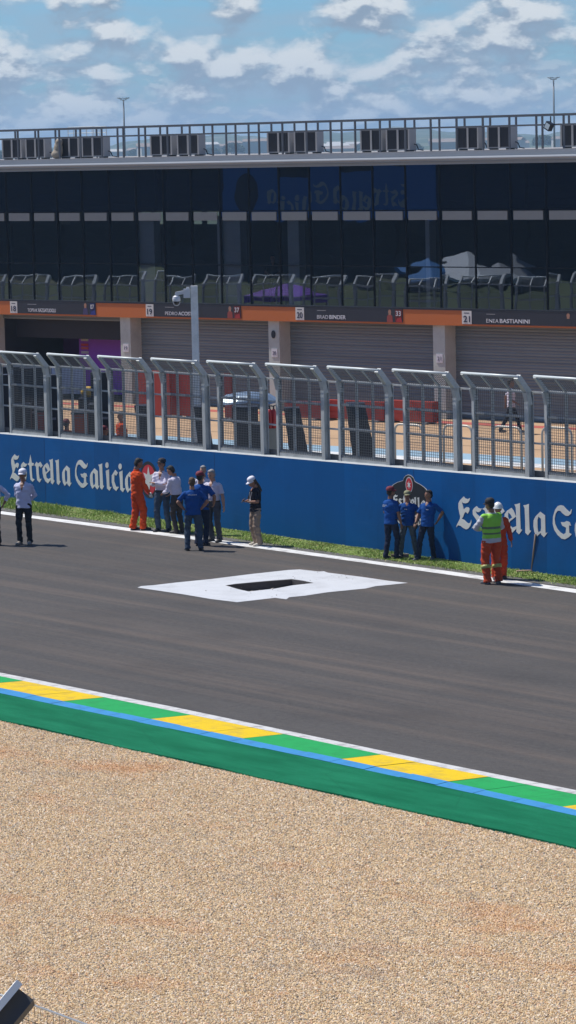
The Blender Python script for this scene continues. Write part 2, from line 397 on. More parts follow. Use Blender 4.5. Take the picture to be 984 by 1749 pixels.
# ---- gravel trap
def gravel_col(nt, lk, fac):
    return ramp(nt, lk, fac, [(.0, '#857d74'), (.12, '#ac9a84'), (.3, '#cfb084'), (.5, '#ddc094'), (.68, '#e8d0a6'), (.8, '#cab8a2'), (.9, '#faeeda'), (1.0, '#d49a6a')])
def gravel_patchtint(nt, lk, col):
    t = nt.new('ShaderNodeNewGeometry'); a = noise(nt, lk, .35, 6, .65, t.outputs['Position'], (1, 1.6, 1))
    col = mix(nt, lk, ramp(nt, lk, a, [(.55, 0.0), (.73, .5)]), col, srgb('#cf9058'))
    b = noise(nt, lk, .5, 6, .65, t.outputs['Position'], (.6, 1.9, 1))
    return mix(nt, lk, ramp(nt, lk, b, [(.58, 0.0), (.74, .45)]), col, srgb('#9c8f84'))
m, nt, lk, bs = newmat('gravel_bed'); v = nt.new('ShaderNodeTexVoronoi'); v.inputs['Scale'].default_value = 34
t = nt.new('ShaderNodeTexCoord'); lk.new(t.outputs['Object'], v.inputs['Vector'])
sx = nt.new('ShaderNodeSeparateColor'); lk.new(v.outputs['Color'], sx.inputs[0])
col = gravel_patchtint(nt, lk, gravel_col(nt, lk, sx.outputs[0])); col = mix(nt, lk, .15, col, (.30, .22, .15))
lk.new(col, bs.inputs['Base Color']); bs.inputs['Roughness'].default_value = .95
bp = nt.new('ShaderNodeBump'); bp.inputs['Distance'].default_value = .02; bp.invert = True
lk.new(v.outputs['Distance'], bp.inputs['Height']); lk.new(bp.outputs[0], bs.inputs['Normal']); GBED = m
m, nt, lk, bs = newmat('pebble'); oi = nt.new('ShaderNodeObjectInfo')
col = gravel_patchtint(nt, lk, gravel_col(nt, lk, oi.outputs['Random'])); lk.new(col, bs.inputs['Base Color']); bs.inputs['Roughness'].default_value = .85; PEB = m
def kw(x, y): v_ = Matrix.Rotation(KA, 3, 'Z') @ Vector((x, y, 0)); return Vector((v_.x + K0.x, v_.y + K0.y))
g_in = [kw(x, vat(KG, x)) for x in (xs[0], 0, 8, 16, xs[-1])]
outer = g_in + [Vector((60, -6)), Vector((-60, -6))]
mb = MB(); mb.prism(g_in + [kw(xs[-1], -34), kw(xs[0], -34)], 0, lambda x, y, t: (x, y, -.075)); me = mb.mesh('gravel_trap', GBED)
if me.polygons[0].normal.z < 0: me.flip_normals()
o = bpy.data.objects.new('gravel_trap', me); COL.objects.link(o); o['kind'] = 'structure'
# loose pebbles, scattered as real stones where the photograph looks
mb = MB(); e0 = [kw(x, vat(KG, x) - .03) for x in (-4, 0, 4, 8, 12, 16, 22)]
near = [G(1150, 1830).to_2d(), G(-160, 1830).to_2d()]
kx = lambda p: KM @ Vector((p[0] - K0.x, p[1] - K0.y, 0))
fur = [(kx(G(*a_)), kx(G(*b_)), w_, d_) for a_, b_, w_, d_ in (((520, 1440), (984, 1560), .16, .035), ((640, 1500), (984, 1590), .12, .022), ((60, 1290), (330, 1330), .18, .03), ((350, 1600), (760, 1660), .2, .025), ((0, 1480), (420, 1560), .14, .018), ((700, 1400), (984, 1470), .12, .02), ((200, 1420), (560, 1475), .12, .018))]
def gz(x, y):
    q = kx((x, y)); z = .010 * math.sin(q.x * .9 + 1.3 * math.sin(q.y * .7)) + .008 * math.sin(q.y * 2.3 + math.sin(q.x * .8) * 1.5) + .005 * math.sin(q.x * 3.1 + q.y * 4.3) + .004 * math.sin(q.y * 9 + math.sin(q.x * 1.7) * 2)
    for a_, b_, w_, d_ in fur:
        ab = b_ - a_; t_ = (q - a_).dot(ab) / ab.length_squared; e_ = max(0, min(1, (t_ + .08) * 6, (1.08 - t_) * 6)); ds_ = (q - a_ - ab * t_).length + .05 * math.sin(t_ * 31) ; sd = 1 if ab.cross(q - a_).z > 0 else -1
        z += e_ * d_ * (-math.exp(-(ds_ / w_) ** 2) + .7 * math.exp(-((ds_ * sd - w_ * 1.6) / w_) ** 2)) * (.7 + .5 * math.sin(t_ * 23))
    return z - .012
NU, NV = 240, 190; e0r = [kw(-5 + 28 * i / NU, vat(KG, -5 + 28 * i / NU) - .02) for i in range(NU + 1)]; vs = []
for j in range(NV + 1):
    for i in range(NU + 1):
        p_ = e0r[i].lerp(near[1].lerp(near[0], i / NU), j / NV); edge_ = min(1, j / 8); vs.append((p_.x, p_.y, gz(p_.x, p_.y) * edge_ - .004))
mb.add(vs, [(j * (NU + 1) + i, (j + 1) * (NU + 1) + i, (j + 1) * (NU + 1) + i + 1, j * (NU + 1) + i + 1) for j in range(NV) for i in range(NU)]); me = mb.mesh('gravel', GBED)
if me.polygons[0].normal.z < 0: me.flip_normals()
gr = bpy.data.objects.new('gravel', me); COL.objects.link(gr); gr['kind'] = 'stuff'; gr['label'] = 'loose tan gravel filling the run-off trap'
ng = bpy.data.node_groups.new('scatter_stones', 'GeometryNodeTree'); ng.interface.new_socket('Geometry', in_out='INPUT', socket_type='NodeSocketGeometry'); ng.interface.new_socket('Geometry', in_out='OUTPUT', socket_type='NodeSocketGeometry')
N, L = ng.nodes, ng.links; gi = N.new('NodeGroupInput'); gout = N.new('NodeGroupOutput')
dp = N.new('GeometryNodeDistributePointsOnFaces'); dp.inputs['Density'].default_value = 1900; L.new(gi.outputs[0], dp.inputs['Mesh'])
ico = N.new('GeometryNodeMeshIcoSphere'); ico.inputs['Radius'].default_value = .0122; ico.inputs['Subdivisions'].default_value = 2
spn = N.new('GeometryNodeSetPosition'); L.new(ico.outputs[0], spn.inputs[0]); nz = N.new('ShaderNodeTexNoise'); nz.inputs['Scale'].default_value = 60
sub_ = N.new('ShaderNodeVectorMath'); sub_.operation = 'SUBTRACT'; sub_.inputs[1].default_value = (.5, .5, .5); L.new(nz.outputs['Color'], sub_.inputs[0])
scl = N.new('ShaderNodeVectorMath'); scl.operation = 'SCALE'; scl.inputs['Scale'].default_value = .014; L.new(sub_.outputs[0], scl.inputs[0]); L.new(scl.outputs[0], spn.inputs['Offset'])
sm_ = N.new('GeometryNodeSetMaterial'); sm_.inputs['Material'].default_value = PEB; L.new(spn.outputs[0], sm_.inputs[0])
ip = N.new('GeometryNodeInstanceOnPoints'); L.new(dp.outputs['Points'], ip.inputs['Points']); L.new(sm_.outputs[0], ip.inputs['Instance'])
def rv(lo, hi, seed):
    r = N.new('FunctionNodeRandomValue'); r.data_type = 'FLOAT_VECTOR'; r.inputs[0].default_value = lo; r.inputs[1].default_value = hi
    r.inputs['Seed'].default_value = seed; return r.outputs[0]
L.new(rv((0, 0, 0), (6.28, 6.28, 6.28), 1), ip.inputs['Rotation']); L.new(rv((.6, .5, .45), (1.7, 1.25, 1.0), 2), ip.inputs['Scale'])
jg = N.new('GeometryNodeJoinGeometry'); L.new(gi.outputs[0], jg.inputs[0]); L.new(ip.outputs[0], jg.inputs[0]); L.new(jg.outputs[0], gout.inputs[0]); md = gr.modifiers.new('stones', 'NODES'); md.node_group = ng

# ---- grass along the wall
WA = G(0, 849); WB = G(984, 988); WD = (WB - WA).normalized(); WN = Vector((-WD.y, WD.x, 0)); WANG = math.atan2(WD.y, WD.x)
def wpt(s, off=0, z=0): return WA + WD * s + WN * off + Vector((0, 0, z))
def WL(px, py):
    r_ = ray(px, py); t = (WA - CAM).dot(WN) / r_.dot(WN); p = CAM + r_ * t; return ((p - WA).dot(WD), p.z)
SOD = mat('sod', (.13, .19, .035), .95, var=.5, vscale=5, dirt=(.20, .17, .07), dscale=1.3, bump=1, bscale=30)
gl = ext(E_GRASS); gb = [wpt(-120, .2).to_2d(), wpt(180, .2).to_2d()]
mb = MB(); mb.prism(gl + gb[::-1], 0, lambda x, y, t: (x, y, .010)); me = mb.mesh('grass_strip', SOD)
if me.polygons[0].normal.z < 0: me.flip_normals()
o = bpy.data.objects.new('grass_strip', me); COL.objects.link(o); o['kind'] = 'structure'
mb = MB(); rnd = random.Random(11); gl2 = [(p - WA.to_2d()) for p in gl]
gls = sorted([(Vector((p.x, p.y, 0)).dot(WD), Vector((p.x, p.y, 0)).dot(WN)) for p in gl2])
def goff(s):
    for p, q in zip(gls, gls[1:]):
        if p[0] <= s <= q[0]: return p[1] + (q[1] - p[1]) * (s - p[0]) / (q[0] - p[0])
    return -1
for i in range(52000):
    s = rnd.uniform(-5, 31); o_ = goff(s); off = rnd.uniform(o_ - .06, -.01) if rnd.random() < .97 else o_ - rnd.uniform(0, .25)
    p = wpt(s, off, .0); cl = .5 + .5 * math.sin(s * 1.9 + off * 3) * math.sin(s * .77 + 1); hgt = rnd.uniform(.015, .04) * (.7 + 1.1 * cl) * (1.5 if s < 6 else 1)
    a = rnd.uniform(0, 6.28); wd = rnd.uniform(.006, .012); dx, dy = math.cos(a) * wd, math.sin(a) * wd; lx, ly = rnd.uniform(-.04, .04), rnd.uniform(-.04, .04)
    mb.add([(p.x - dx, p.y - dy, .01), (p.x + dx, p.y + dy, .01), (p.x + lx, p.y + ly, hgt)], [(0, 1, 2)], rnd.choice((0, 0, 0, 1, 1, 2)))
BL = [mat('blade_a', (.20, .33, .045), .6, var=.3), mat('blade_b', (.32, .43, .08), .6, var=.3), mat('blade_c', (.40, .38, .16), .7, var=.3)]
o = mb.build('grass', BL, fix=False, kind='stuff', label='short grass growing along the foot of the blue wall')

# ================================================================== PIT WALL
HS = (2.09 - 1.771) / 24.1
def htop(s): return 1.765 + HS * max(-6, min(34, s))
wall = thing('pit_wall', 'long blue painted concrete wall with white beer lettering, below the mesh fence', 'wall', WA, WANG)
BLUEW = mat('blue_wall', (.0015, .082, .275), .5, var=.10, vscale=1.2, dirt=(.003, .066, .215), dscale=.5, spec=.15)
CONC = mat('concrete', (.33, .32, .31), .85, var=.15, vscale=2, dirt=(.2, .2, .19), dscale=.8, bump=.4, bscale=25)
_n, _l = BLUEW.node_tree.nodes, BLUEW.node_tree.links; _t = _n.new('ShaderNodeTexCoord'); _s = _n.new('ShaderNodeSeparateXYZ'); _l.new(_t.outputs['Object'], _s.inputs[0])
_d = _n.new('ShaderNodeMath'); _d.operation = 'MULTIPLY'; _d.inputs[1].default_value = .82; _l.new(_s.outputs[0], _d.inputs[0]); _f = _n.new('ShaderNodeMath'); _f.operation = 'FLOOR'; _l.new(_d.outputs[0], _f.inputs[0])
_w = _n.new('ShaderNodeTexWhiteNoise'); _w.noise_dimensions = '1D'; _l.new(_f.outputs[0], _w.inputs['W']); _b = _n['Principled BSDF']; _src = _b.inputs['Base Color'].links[0].from_socket
_l.new(mix(_n, _l, _w.outputs['Value'], mix(_n, _l, 1.0, _src, (.86, .88, .88), 'MULTIPLY'), mix(_n, _l, 1.0, _src, (1.1, 1.09, 1.08), 'MULTIPLY')), _b.inputs['Base Color'])
_sc = noise(_n, _l, 1, 5, .7, sc=(.5, 1, 9)); _c2 = _b.inputs['Base Color'].links[0].from_socket; _l.new(mix(_n, _l, ramp(_n, _l, _sc, [(.60, 0.0), (.78, .5)]), _c2, (.03, .12, .30)), _b.inputs['Base Color'])
COPE = mat('wall_top', (.50, .52, .52), .7, var=.15, vscale=3)
mb = MB(); xsw = [-110, -30, -6] + [x for x in range(0, 36, 4)] + [60, 170]
vs = []
for x in xsw:
    h = htop(x); vs += [(x, 0, -.05), (x, 0, h - .03), (x, .02, h), (x, .30, h), (x, .34, -.05)]
for i in range(len(xsw) - 1):
    a, b = i * 5, i * 5 + 5
    mb.add(vs[a:a + 5] + vs[b:b + 5], [(0, 5, 6, 1)], 0); mb.add(vs[a:a + 5] + vs[b:b + 5], [(1, 6, 7, 2), (2, 7, 8, 3)], 1); mb.add(vs[a:a + 5] + vs[b:b + 5], [(3, 8, 9, 4)], 2)
wb = mb.build('wall_face', [BLUEW, COPE, CONC], wall, fix=False)
mb = MB()
for s in (-6, 2.4, 10.45, 18.5, 26.5): mb.box(s, s + .012, -.003, .0, .02, htop(s) - .04)
mb.build('wall_joint', mat('joint', (.002, .03, .12), .8), wall)
# --- lettering
def poly_src(pts, x0, y0, k): return [(x0 + x / k, y0 + y / k) for x, y in pts]
C1, C2, C3, C4 = (10, 765, 9.84), (90, 775, 7.029), (774, 840, 9.84), (860, 850, 7.935)
def tow(pts, c): return [WL(*p) for p in poly_src(pts, *c)]
def glyph(outer, holes, c):
    o = tow(outer, c); hs = [tow(h, c) for h in holes]; s0 = min(p[0] for p in o)
    fx = lambda l: [(s - s0, h - HS * s) for s, h in l]
    return s0, fx(o), [fx(h) for h in hs]
GL = {}
GL['E'] = glyph([(165,75),(185,105),(225,120),(250,112),(270,100),(262,140),(235,180),(195,192),(150,185),(125,155),(150,230),(165,300),(185,270),(215,255),(245,258),(262,285),(255,325),(228,368),(210,345),(195,335),(175,360),(155,415),(130,450),(175,470),(215,510),(245,530),(275,515),(290,465),(293,510),(275,570),(240,615),(205,630),(160,610),(110,570),(70,558),(38,595),(50,550),(75,500),(100,450),(105,410),(90,350),(75,270),(75,190),(100,140),(135,105)], [], C3)
GL['s'] = glyph([(375,235),(395,265),(430,280),(460,275),(440,320),(410,340),(375,335),(350,315),(375,370),(420,410),(452,455),(442,520),(425,600),(395,645),(360,610),(325,595),(290,610),(320,560),(345,530),(385,525),(392,500),(350,440),(310,380),(306,310),(330,270)], [], C3)
GL['t'] = glyph([(418,112),(432,190),(440,250),(475,258),(468,298),(438,302),(442,400),(452,512),(487,532),(455,570),(420,535),(408,430),(402,310),(392,290),(366,272),(395,252),(405,190)], [], C1)
GL['r'] = glyph([(485,290),(520,232),(545,262),(585,232),(622,300),(590,335),(570,300),(555,320),(560,430),(572,520),(605,520),(572,582),(530,540),(520,430),(512,320),(500,300)], [], C1)
GL['e'] = glyph([(698,250),(725,290),(752,370),(680,440),(690,500),(715,525),(760,500),(755,540),(712,598),(670,560),(640,500),(622,420),(622,340),(650,290)], [[(665,312),(690,345),(708,382),(676,412),(662,370)]], C1)
GL['l'] = glyph([(130,88),(165,85),(205,70),(208,240),(215,425),(235,435),(192,495),(157,460),(155,300),(148,130)], [], C4)
GL['a'] = glyph([(450,185),(515,235),(520,470),(548,468),(500,532),(462,492),(455,470),(405,520),(370,460),(357,380),(360,300),(385,250)], [[(425,250),(458,280),(462,400),(455,445),(425,462),(414,400),(412,300)]], C4)
GL['G'] = glyph([(720,95),(760,105),(800,150),(845,190),(865,150),(872,155),(862,210),(825,242),(790,240),(750,210),(715,172),(680,172),(655,210),(640,280),(648,350),(680,420),(720,465),(760,490),(790,470),(795,400),(745,375),(722,325),(770,328),(800,310),(845,325),(862,375),(835,370),(838,470),(870,490),(830,530),(780,558),(735,550),(680,500),(635,430),(615,350),(618,250),(645,160),(680,110)], [], C4)
GL['i'] = glyph([(640,205),(680,185),(685,395),(710,400),(685,445),(655,415),(650,300)], [], C2)
GL['.'] = glyph([(655 + 20 * math.cos(t * .524), 138 + 36 * math.sin(t * .524)) for t in range(12)], [], C2)
GL['c'] = glyph([(755,192),(785,230),(765,265),(745,245),(742,330),(765,395),(798,400),(765,448),(730,415),(712,340),(712,260)], [], C2)
LETW = mat('lettering_white', (.62, .63, .61), .6, var=.06, vscale=3, dirt=(.5, .5, .5), dscale=1.5)
sE = WL(17, 800)[0]
LAY = [(ch, s - sE) for ch, s in [('E', sE), ('s', WL(35.2, 810)[0]), ('t', GL['t'][0]), ('r', GL['r'][0]), ('e', GL['e'][0]), ('l', WL(84.7, 800)[0]), ('l', WL(94.9, 800)[0]),
       ('a', WL(106.6, 815)[0]), ('G', WL(128.7, 810)[0]), ('a', WL(154, 820)[0]), ('l', WL(169, 815)[0]), ('.', GL['.'][0]), ('i', GL['i'][0]), ('c', GL['c'][0]),
       ('i', WL(204.3, 820)[0]), ('.', WL(202.8, 800)[0]), ('a', WL(214, 825)[0])]]
LETPOLYS = [(ch, ds, GL[ch][1], GL[ch][2]) for ch, ds in LAY]
# baseline correction: glyph heights are stored relative to a line parallel to the wall top
def word(s0, parent, lays, sc=1, zoff=0, name='lettering', yoff=0.0, m=LETW, hslope=HS, hfun=None):
    mb = MB()
    for ch, ds, o, hs in lays:
        z0 = -.006 - yoff
        fn = lambda x, y, t, z0=z0, ds=ds: (s0 + (ds + x) * sc, z0 + .004 - t - .002, (y * sc + zoff) + hslope * (s0 + (ds + x) * sc))
        mb.prism(o, .004, fn, hs)
    return mb.build(name, m, parent)
word(sE, wall, LETPOLYS); word(sE + 19.455, wall, LETPOLYS)
# round red emblem with a star
def disc(cx_, cz_, rx, rz, y0, th, name, m, parent, star=None, hole=None):
    mb = MB(); n = 40; pts = [(rx * math.cos(2 * math.pi * k / n), rz * math.sin(2 * math.pi * k / n)) for k in range(n)]
    if star: pts = [((rx if k % 2 == 0 else rx * .48) * math.sin(math.pi * k / star), (rz if k % 2 == 0 else rz * .42) * math.cos(math.pi * k / star)) for k in range(star * 2)]
    mb.prism(pts, th, lambda x, y, t: (cx_ + x, y0 - t, cz_ + y), [hole] if hole else []); return mb.build(name, m, parent)
BLK = mat('emblem_black', (.006, .007, .012), .5); REDE = mat('emblem_red', (.50, .018, .03), .5, var=.1)
es, ez = WL(254.5, 819.5)
disc(es, ez, .42, .47, -.001, .004, 'emblem_ring', BLK, wall); disc(es, ez, .335, .385, -.006, .003, 'emblem_disc', REDE, wall); disc(es, ez, .27, .345, -.010, .003, 'emblem_star', LETW, wall, star=6)
s2, z2 = WL(325, 832); word(s2 - .02, wall, [('a', 0, GL['a'][1], GL['a'][2])])
# dark shield with small lettering
SH = [(60,400),(80,350),(130,300),(200,258),(270,238),(312,225),(332,170),(370,128),(412,114),(460,126),(508,172),(532,235),(560,258),(640,298),(720,355),(785,425),(840,520),(840,640),(760,780),(640,900),(480,985),(330,1000),(200,900),(110,740),(60,560)]
sh = [WL(*p) for p in poly_src(SH, 660, 800, 10.93)]; cs = sum(p[0] for p in sh) / len(sh); ch_ = sum(p[1] for p in sh) / len(sh)
mb = MB(); mb.prism(sh, .003, lambda x, y, t: (x, -.001 - t, y)); mb.build('shield_border', LETW, wall)
mb = MB(); mb.prism([(cs + (x - cs) * .968, ch_ + (y - ch_) * .968) for x, y in sh], .003, lambda x, y, t: (x, -.005 - t, y)); mb.build('shield', BLK, wall)
bs_, bz = WL(660 + 432 / 10.93, 800 + 308 / 10.93)
disc(bs_, bz, .135, .185, -.009, .002, 'shield_ring', mat('ring_silver', (.45, .42, .42), .5), wall); disc(bs_, bz, .11, .155, -.012, .002, 'shield_disc', REDE, wall); disc(bs_, bz, .075, .10, -.015, .002, 'shield_star', LETW, wall, star=6)
e7 = LETPOLYS[:8]; l0, h0 = WL(660 + 125 / 10.93, 800 + 690 / 10.93)
l1 = WL(660 + 760 / 10.93, 800 + 690 / 10.93)[0]; wd = max(ds + max(p[0] for p in o) for _, ds, o, _h in e7); k7 = (l1 - l0) / wd
ymin = min(p[1] for p in GL['l'][1]); word(l0, wall, e7, k7 * .98, h0 - .02 - k7 * ymin - HS * l0, 'shield_lettering', .007)
g7 = [(c, ds - LAY[8][1], o, h) for c, ds, o, h in LETPOLYS[8:]]; word(l0 + .15, wall, g7, k7 * .8, h0 - .36 - k7 * ymin - HS * l0, 'shield_lettering', .007)

# ================================================================== MESH FENCE ON THE WALL
GALV = mat('galvanised', (.44, .46, .465), .5, .15, var=.15, vscale=2.5, dirt=(.34, .36, .37), dscale=2)
GALVL = mat('galvanised_light', (.60, .64, .64), .45, .1, var=.12, vscale=3)
WIRE = mat('wire', (.115, .12, .125), .5, .2, var=.1)
PW = 2.0; ZB, ZK, ZT, YO = .0, 1.89, 2.19, -.30
def fence_proto():
    t = thing('fence_panel', 'grey mesh debris fence panel', 'fence panel', (0, 0, 0), 0, 'mesh debris fence panels along the top of the blue wall')
    for x, w_, dp_ in ((0.05, .085, .12), (PW - .07, .13, .16)):
        mb = MB(); mb.box(x - w_ / 2, x + w_ / 2, -dp_ / 2, -dp_ / 2 + .014, 0, ZK); mb.box(x - w_ / 2, x + w_ / 2, dp_ / 2 - .014, dp_ / 2, 0, ZK)
        mb.box(x - .008, x + .008, -dp_ / 2 + .015, dp_ / 2 - .015, 0, ZK); mb.box(x - w_ / 2 - .03, x + w_ / 2 + .03, -dp_ / 2 - .02, dp_ / 2 + .03, -.002, .016)
        mb.bar((x, -.02, ZK - .03), (x, YO - .02, ZT + .03), w_, dp_ * .8); mb.bar((x, 0, ZK - .3), (x, -.07, ZK - .02), w_ * .98, .12)
        mb.build('post', GALV, t)
    zr = (.12, .76, 1.32, ZK - .02); fr = MB()
    for z in zr: fr.box(.095, PW - .137, -.03, .03, z - .028, z + .028)
    for x in (.68, 1.30):
        fr.box(x - .024, x + .024, -.026, .026, .15, ZK - .05); fr.bar((x, 0, ZK), (x, YO, ZT), .045, .045)
    fr.box(.095, PW - .137, -.05, .06, .004, .085); fr.build('frame', GALV, t)
    shd = MB(); shd.box(-.02, 2.49, .08, .10, .001, .16); shd.build('shade_strip', mat('shade_strip', (.10, .10, .10), .8, var=.3), t)  # added dark strip: its colour stands in for shade along the panel foot
    tr = MB(); tr.tube([(.0, YO - .02, ZT + .03), (PW - .02, YO - .02, ZT + .03)], .033, 8); tr.build('top_rail', GALVL, t, smooth=True)
    ms = MB(); h = .0042
    for k in range(1, 25): x = .1 + (PW - .24) * k / 25; ms.box(x - h, x + h, -.045, -.038, .09, ZK - .03)
    for k in range(1, 29): z = .09 + (ZK - .13) * k / 29; ms.box(.1, PW - .14, -.0378, -.031, z - h, z + h)
    for k in range(1, 25): x = .1 + (PW - .24) * k / 25; ms.bar((x, -.02, ZK), (x, YO, ZT), .009, .009)
    for k in range(1, 7): q = k / 7; ms.bar((.1, -.01 + (YO + .01) * q, ZK + .004 + (ZT - ZK) * q), (PW - .14, -.01 + (YO + .01) * q, ZK + .004 + (ZT - ZK) * q), .009, .009)
    ms.build('mesh', WIRE, t)
    cn = MB()
    for z in (.76, 1.32, ZK - .02): cn = MB(); cn.box(PW, 2.498, .035, .065, z - .02, z + .02); cn.build('connector', GALV, t)
    return t
FL = {0: 'mesh fence panel above the man in the white cap, first from the left', 1: 'mesh fence panel above the letters st and r of the left lettering', 2: 'mesh fence panel above the word Galicia on the wall',
      3: 'mesh fence panel above the man in orange and the round red emblem', 4: 'mesh fence panel with the camera pole rising behind its left post', 5: 'mesh fence panel above the woman in the white cap',
      6: 'mesh fence panel over the bare blue wall with a black leaning screen behind it', 7: 'mesh fence panel over the bare blue wall left of the dark shield', 8: 'mesh fence panel just above the dark shield emblem',
      9: 'mesh fence panel above the man in the lime vest with a walker behind it', 10: 'mesh fence panel above the leaning broom, cut by the right photo edge', -1: 'mesh fence panel at the far left cut by the photo edge'}
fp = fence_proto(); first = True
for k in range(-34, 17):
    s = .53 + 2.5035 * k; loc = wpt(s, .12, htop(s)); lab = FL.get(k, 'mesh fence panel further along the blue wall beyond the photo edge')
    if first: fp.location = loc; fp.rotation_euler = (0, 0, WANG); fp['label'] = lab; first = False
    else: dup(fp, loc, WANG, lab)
# sign of the ground fall: nothing else here

# ================================================================== PIT BUILDING
YB = 87.0
bld = thing('pit_building', 'long two storey pit building with dark glass front above roller doors', 'building', (-80, YB, 0))
X0, X1 = -104.0, -58.5
def bx(x): return x + 80
PAINT = mat('pillar_paint', (.49, .53, .50), .75, var=.08, vscale=1.5, dirt=(.39, .42, .40), dscale=1)
DARK = mat('dark_metal', (.012, .015, .024), .45, var=.2)
ORG = mat('orange_band', (.50, .135, .028), .55, var=.06, vscale=1)
SIGN = mat('sign_dark', (.020, .021, .032), .5, var=.1)
ROOFM = mat('roof', (.28, .27, .27), .8, var=.15, vscale=.5)
FASC = mat('fascia', (.30, .325, .36), .5, var=.1, vscale=.4)
pil = [(-102.3, -101.78), (-94.85, -94.33), (-87.41, -86.89), (-79.99, -79.47), (-72.42, -71.90), (-64.87, -64.35)]
for a, b in pil:
    mb = MB(); mb.box(bx(a), bx(b), 0, .62, 0, 3.2); mb.build('pillar', PAINT, bld)
mb = MB()                                                            # structural shell: floors, ends, back wall with openings
mb.box(bx(X0), bx(X1), .3, 16, 3.35, 3.74); mb.box(bx(X0), bx(X1), .12, 16, 7.10, 7.3)
mb.box(bx(X0), bx(X0) + .3, .3, 16, 0, 8.8); mb.box(bx(X1) - .3, bx(X1), .3, 16, 0, 8.8)
mb.box(bx(X0), bx(X1), 15.7, 16, 7.3, 8.8); mb.box(bx(X0), bx(X1), 8.2, 8.4, 0, 3.35)
mb.build('shell', mat('shell', (.20, .19, .19), .8), bld)
mb = MB(); back = 10.0
holes = [(W(p_, 383, YB + 10).x, W(q_, 383, YB + 10).x) for p_, q_ in ((100, 120), (238, 258), (262, 281), (327, 345), (350, 376))]; xx = X0
for a, b in holes: mb.box(bx(xx), bx(a), back, back + .15, 3.74, 7.1); mb.box(bx(a), bx(b), back, back + .15, 3.74, 6.30); xx = b
mb.box(bx(xx), bx(X1), back, back + .15, 3.74, 7.1)
mb.build('rear_wall', mat('rear_wall', (.10, .10, .105), .8), bld)
for px in (-99.7, -92.3, -84.6, -80.2 + .0, -76.2, -72.3 + .0, -65): pass
COLM = mat('column', (.55, .52, .49), .7)
for a, b in ((250, 279), (383, 426), (503, 526), (738, 749)):
    xa, xb = W(a, 430, YB + .5).x, W(b - 4, 430, YB + .5).x; mb = MB(); mb.box(bx(xa), bx(xb), .16, .5, 3.74, 6.9); mb.build('column', COLM, bld)
# roof slab and edge
mb = MB(); mb.box(bx(X0) - .3, bx(X1) + .3, -.25, 17, 8.90, 9.05); mb.build('roof', ROOFM, bld)
mb = MB(); mb.box(bx(X0) - .32, bx(X1) + .32, -.38, -.252, 8.70, 9.02); mb.tube([(bx(X0) - .3, -.40, 8.80), (bx(X1) + .3, -.40, 8.80)], .055, 8); mb.box(bx(X0) - .3, bx(X1) + .3, -.25, 0, 8.60, 8.69); mb.build('roof_edge', FASC, bld)
# roller doors
def shutter_mat():
    m, nt, lk, bs = newmat('roller_shutter'); t = nt.new('ShaderNodeTexCoord'); wv = nt.new('ShaderNodeTexWave'); wv.wave_type = 'BANDS'; wv.bands_direction = 'Z'
    wv.inputs['Scale'].default_value = 1.6; wv.inputs['Distortion'].default_value = .15; lk.new(t.outputs['Object'], wv.inputs['Vector'])
    n = noise(nt, lk, 1, 4, .6, sc=(.25, 1, 5)); col = ramp(nt, lk, n, [(.3, (.130, .172, .195)), (.7, (.19, .238, .262))])
    col = mix(nt, lk, ramp(nt, lk, wv.outputs['Fac'], [(.0, .35), (.5, 0.0)]), col, (.09, .09, .10))
    lk.new(col, bs.inputs['Base Color']); bs.inputs['Roughness'].default_value = .5
    return m
SHUT = shutter_mat()
bays = [(-101.78, -94.85), (-94.33, -87.41), (-86.89, -79.99), (-79.47, -72.42), (-71.90, -64.87), (-64.35, -58.8)]
for i, (a, b) in enumerate(bays):
    mb = MB(); z0 = 3.0 if i == 1 else 0.0; z = 3.2; yb_ = .58
    while z > z0 + .01:                                                # curved slats
        z2 = max(z0, z - .1); mb.add([(bx(a), yb_, z), (bx(b), yb_, z), (bx(b), yb_ - .014, z - (z - z2) * .35), (bx(a), yb_ - .014, z - (z - z2) * .35), (bx(b), yb_ - .010, z2 + .02), (bx(a), yb_ - .010, z2 + .02), (bx(b), yb_, z2), (bx(a), yb_, z2)],
                                     [(3, 2, 1, 0), (5, 4, 2, 3), (7, 6, 4, 5)]); z = z2
    mb.build('roller_door', SHUT, bld, fix=False)
# open garage
gx0, gx1 = bx(-94.33), bx(-87.41)
mb = MB(); mb.box(gx0, gx0 + .05, .62, 8.2, 0, 3.3); mb.box(gx1 - .05, gx1, .62, 8.2, 0, 3.3); mb.box(gx0 + .06, gx1 - .06, 1.2, 1.28, 2.25, 3.3); mb.box(gx0 + .06, gx1 - .06, 5.0, 5.1, 0.02, 3.3)
mb.build('garage_lining', mat('garage_dark', (.016, .016, .024), .7), bld)
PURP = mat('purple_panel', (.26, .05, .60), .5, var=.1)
xa = bx(W(137, 598, YB + 2.6).x); mb = MB(); mb.box(xa, gx1 - .07, 2.55, 2.6, .05, 2.22); pp = mb.build('purple_panel', PURP, bld)
for k, (c, z) in enumerate((((.5, .5, .5), 2.12), ((.5, .03, .03), 1.93), ((.55, .10, .10), 1.80), ((.45, .45, .55), 1.64))):
    mb = MB(); mb.box(xa + .12, xa + .52, 2.535, 2.549, z - .055, z + .04); mb.build('panel_mark', mat('panel_mark_%d' % k, c, .5), pp)
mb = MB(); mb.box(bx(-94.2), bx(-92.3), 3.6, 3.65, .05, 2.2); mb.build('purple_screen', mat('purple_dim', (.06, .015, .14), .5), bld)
mb = MB(); mb.box(bx(-92.15), bx(-91.4), 3.3, 3.5, 0, 2.3); mb.build('garage_post', mat('garage_post', (.16, .15, .14), .7), bld)
